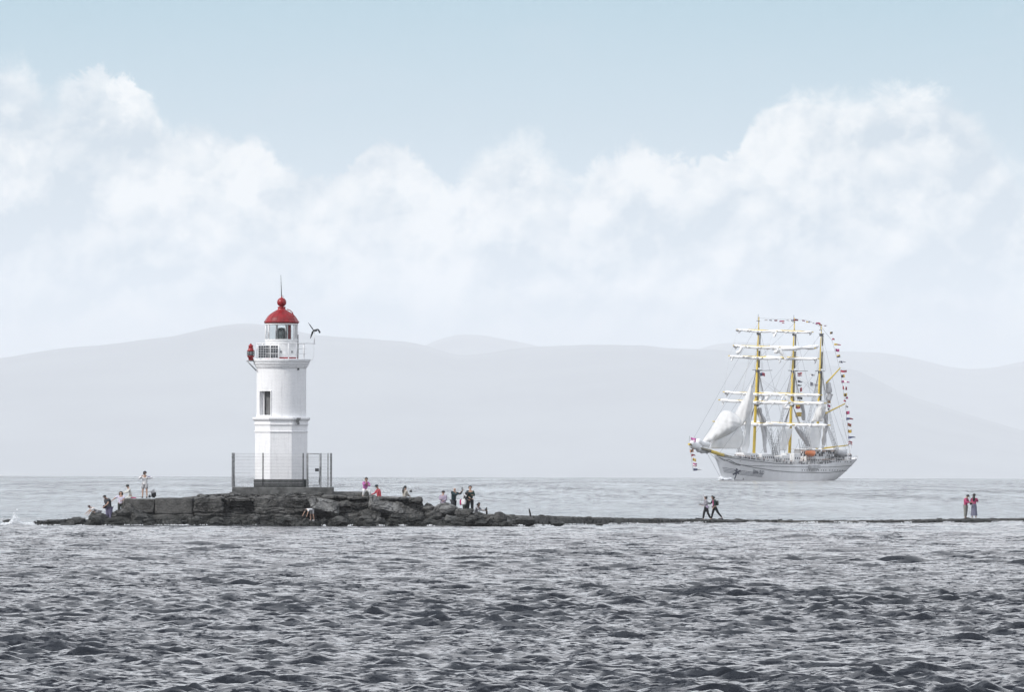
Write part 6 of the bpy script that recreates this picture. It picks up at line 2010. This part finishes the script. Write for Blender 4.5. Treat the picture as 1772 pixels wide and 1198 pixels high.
# signal flags
FC = dict(r=mat('flag_red', (0.30, 0.006, 0.03), 0.8), y=mat('flag_yellow', (0.55, 0.36, 0.02), 0.8), b=mat('flag_blue', (0.02, 0.03, 0.12), 0.8), w=mat('flag_white', (0.78, 0.78, 0.78), 0.8),
          k=mat('flag_black', (0.015, 0.015, 0.02), 0.8), m=mat('flag_magenta', (0.32, 0.01, 0.14), 0.8), o=mat('flag_orange', (0.48, 0.18, 0.02), 0.8), p=mat('flag_pink', (0.62, 0.10, 0.42), 0.8), g=mat('flag_grey', (0.15, 0.15, 0.19), 0.8))
FLAGS = [(1438.5, 576, 4.5, 4, 'yk', 'v', 72), (1442, 587, 4, 3, 'r', 'v', 72), (1449.5, 596.5, 12, 3.6, 'yr', 'p', 73), (1449, 606, 6.5, 4.6, 'm', 'v', 74), (1451, 616.3, 5.5, 4.4, 'yb', 'h', 74),
         (1455, 626.5, 6, 3.5, 'wb', 'v', 75), (1461.5, 626.5, 5, 1.6, 'g', 'p', 75), (1460, 642.5, 10.5, 3.8, 'r', 'v', 76), (1458.8, 651, 6, 4.8, 'ky', 'v', 76), (1463, 661, 14, 4.6, 'mwm', 'p', 77), (1462, 671.6, 7.4, 5.6, 'rwr', 'v', 77),
         (1462.8, 683.3, 6, 5.4, 'yky', 'v', 78), (1465.3, 688.8, 4, 3.6, 'm', 'v', 78), (1462, 694, 3.6, 3, 'r', 'v', 78), (1465.3, 703, 5.2, 5, 'wkw', 'h', 79), (1467, 714.4, 6, 5.2, 'mrm', 'v', 79),
         (1470.5, 725, 12, 4.6, 'br', 'p', 80), (1470, 735.5, 6.4, 5.2, 'ryr', 'h', 80), (1470.4, 746.3, 6.4, 5.2, 'y', 'v', 81), (1474, 757, 12.5, 4.6, 'b', 'p', 81), (1471.5, 766.5, 6.6, 5.4, 'rwr', 'h', 82),
         (1434.6, 683, 5.4, 3.8, 'o', 'v', 70), (1434.4, 689.4, 5.4, 4.4, 'rwm', 'h', 70), (1434.6, 696, 5.4, 4.2, 'yry', 'v', 70), (1434.2, 702.6, 5.4, 4.4, 'm', 'v', 70), (1433.4, 708.2, 6.2, 3.4, 'wkw', 'v', 70),
         (1384, 647.8, 8, 6, 'rwr', 'h', 50), (1319.4, 648, 8.4, 5.8, 'br', 'v', 25), (1384.5, 660.5, 8, 5, 'kg', 'p', 50), (1384, 667, 7, 3.2, 'k', 'p', 50), (1386, 674.2, 3.6, 7, 'r', 'h', 50), (1405.5, 649.3, 9, 3, 'wgw', 'v', 58),
         (1408.5, 665.5, 13, 7.5, 'gwg', 'p', 58), (1380.8, 703.5, 8, 7.4, 'yr', 'h', 50), (1382, 717.5, 11, 7.5, 'y', 'v', 50), (1384, 689, 9, 4.2, 'kgk', 'v', 50),
         (1199.8, 761, 9, 6.4, 'pwp', 'h', -20), (1197, 780.4, 6, 5, 'oko', 'v', -20), (1199.8, 788, 7, 5, 'r', 'p', -20), (1201.4, 796, 6, 5.2, 'yky', 'h', -19), (1202.6, 804.4, 6.4, 5.6, 'mwr', 'h', -18), (1207, 812.6, 14.5, 4.6, 'bw', 'p', -17),
         (1325.5, 553.7, 5, 1.8, 'w', 'v', 24), (1333.5, 554.4, 4.5, 1.6, 'g', 'v', 27), (1342.5, 554.6, 5.5, 2.2, 'r', 'v', 30), (1353, 556, 8.5, 2.3, 'mr', 'v', 34), (1355.6, 559.3, 4, 2, 'r', 'p', 35), (1364, 554, 7, 2, 'w', 'v', 38),
         (1371, 554.6, 4.5, 1.7, 'b', 'v', 41), (1377.4, 553.9, 7.5, 2.7, 'r', 'v', 44), (1390.5, 555, 4.8, 2, 'rm', 'v', 49), (1398.5, 557.2, 7, 2.2, 'yg', 'v', 53), (1407, 559.2, 4.4, 1.8, 'wgw', 'v', 56), (1415.6, 559.8, 8, 3.0, 'mr', 'v', 60),
         (1420, 562.4, 5, 2.2, 'o', 'v', 61), (1427.6, 563.7, 5, 1.8, 'wmw', 'v', 63)]
for i, (cx, cy, w_, h_, cols, kind_, uu) in enumerate(FLAGS):
    NX, NZ = 6, 4
    nb = len(cols)
    if nb > 1: NX = 6
    V, F, MI = [], [], []
    for j in range(NZ + 1):
        for k in range(NX + 1):
            a, b = k / NX, j / NZ
            hh = h_ * ((1 - 0.75 * a) if kind_ == 'p' else 1)
            x_ = cx - w_ / 2 + w_ * a
            y_ = cy + (b - 0.5) * hh + 0.10 * h_ * math.sin(a * 5 + i * 1.7) + (0.12 * h_ * a)
            V.append(L(x_, y_, uu, 0.5 * math.sin(a * 5.5 + i * 2.1) + 0.2 * math.sin(b * 3 + i)))
    for j in range(NZ):
        for k in range(NX):
            n0 = j * (NX + 1) + k
            F.append((n0, n0 + 1, n0 + NX + 2, n0 + NX + 1))
            t = (k / NX if kind_ != 'h' else j / NZ)
            MI.append(min(nb - 1, int(t * nb + 1e-6)))
    me = pydata('signal_flag', V, F)
    for c in cols: me.materials.append(FC[c])
    me.polygons.foreach_set('material_index', MI)
    o = obj('signal_flag', me, None, ship)
    md = o.modifiers.new('cloth_thickness', 'SOLIDIFY'); md.thickness = 0.04
bm = bmesh.new()
add_tube(bm, [V3(21.3, 0, 48.3), L(1342, 552.5, 32), L(1378, 552.8, 45), V3(46.4, 0, 48.3)], 0.035, 4)
add_tube(bm, [V3(46.4, 0, 48.3), L(1400, 555.5, 54), V3(65.7, 0, 46.0)], 0.035, 4)
add_tube(bm, [V3(65.7, 0, 46.0), L(1440, 590, 73), L(1446, 612, 74), L(1454, 642, 76), L(1459, 672, 77), L(1463, 703, 79), L(1467, 740, 80), L(1469, 772, 82)], 0.035, 4)
add_tube(bm, [bs1, L(1196, 790, -20), L(1199, 815, -18)], 0.035, 4)
add_tube(bm, [bs1, L(1193.2, 755, -22)], 0.05, 4)
obj('flag_halyards', bm, m_rig, ship, kind='stuff')
bm = bmesh.new()
add_tube(bm, [L(1470, 786, 82), L(1472, 773, 82.5)], 0.12, 5); obj('ensign_staff', bm, m_sw, ship)
house(81.5, 0, 7.0, 1.8, 2.2, 2.4, m_sw, 'stern_cabin')
# broken water at the bow
rr = random.Random(33)
V, F = [], []
for i in range(260):
    px_ = 1248 + abs(rr.gauss(0, 1)) * 9 - 3; w = at(px_, 832, YS + rr.uniform(-8, 4))
    blob(Vector((w.x, w.y, sea_z(w.x, w.y) + 0.1 + abs(rr.gauss(0, 0.30)))), rr.uniform(0.15, 0.4))
obj('sea_foam', pydata('sea_foam', V, F), m_foam, kind='stuff')
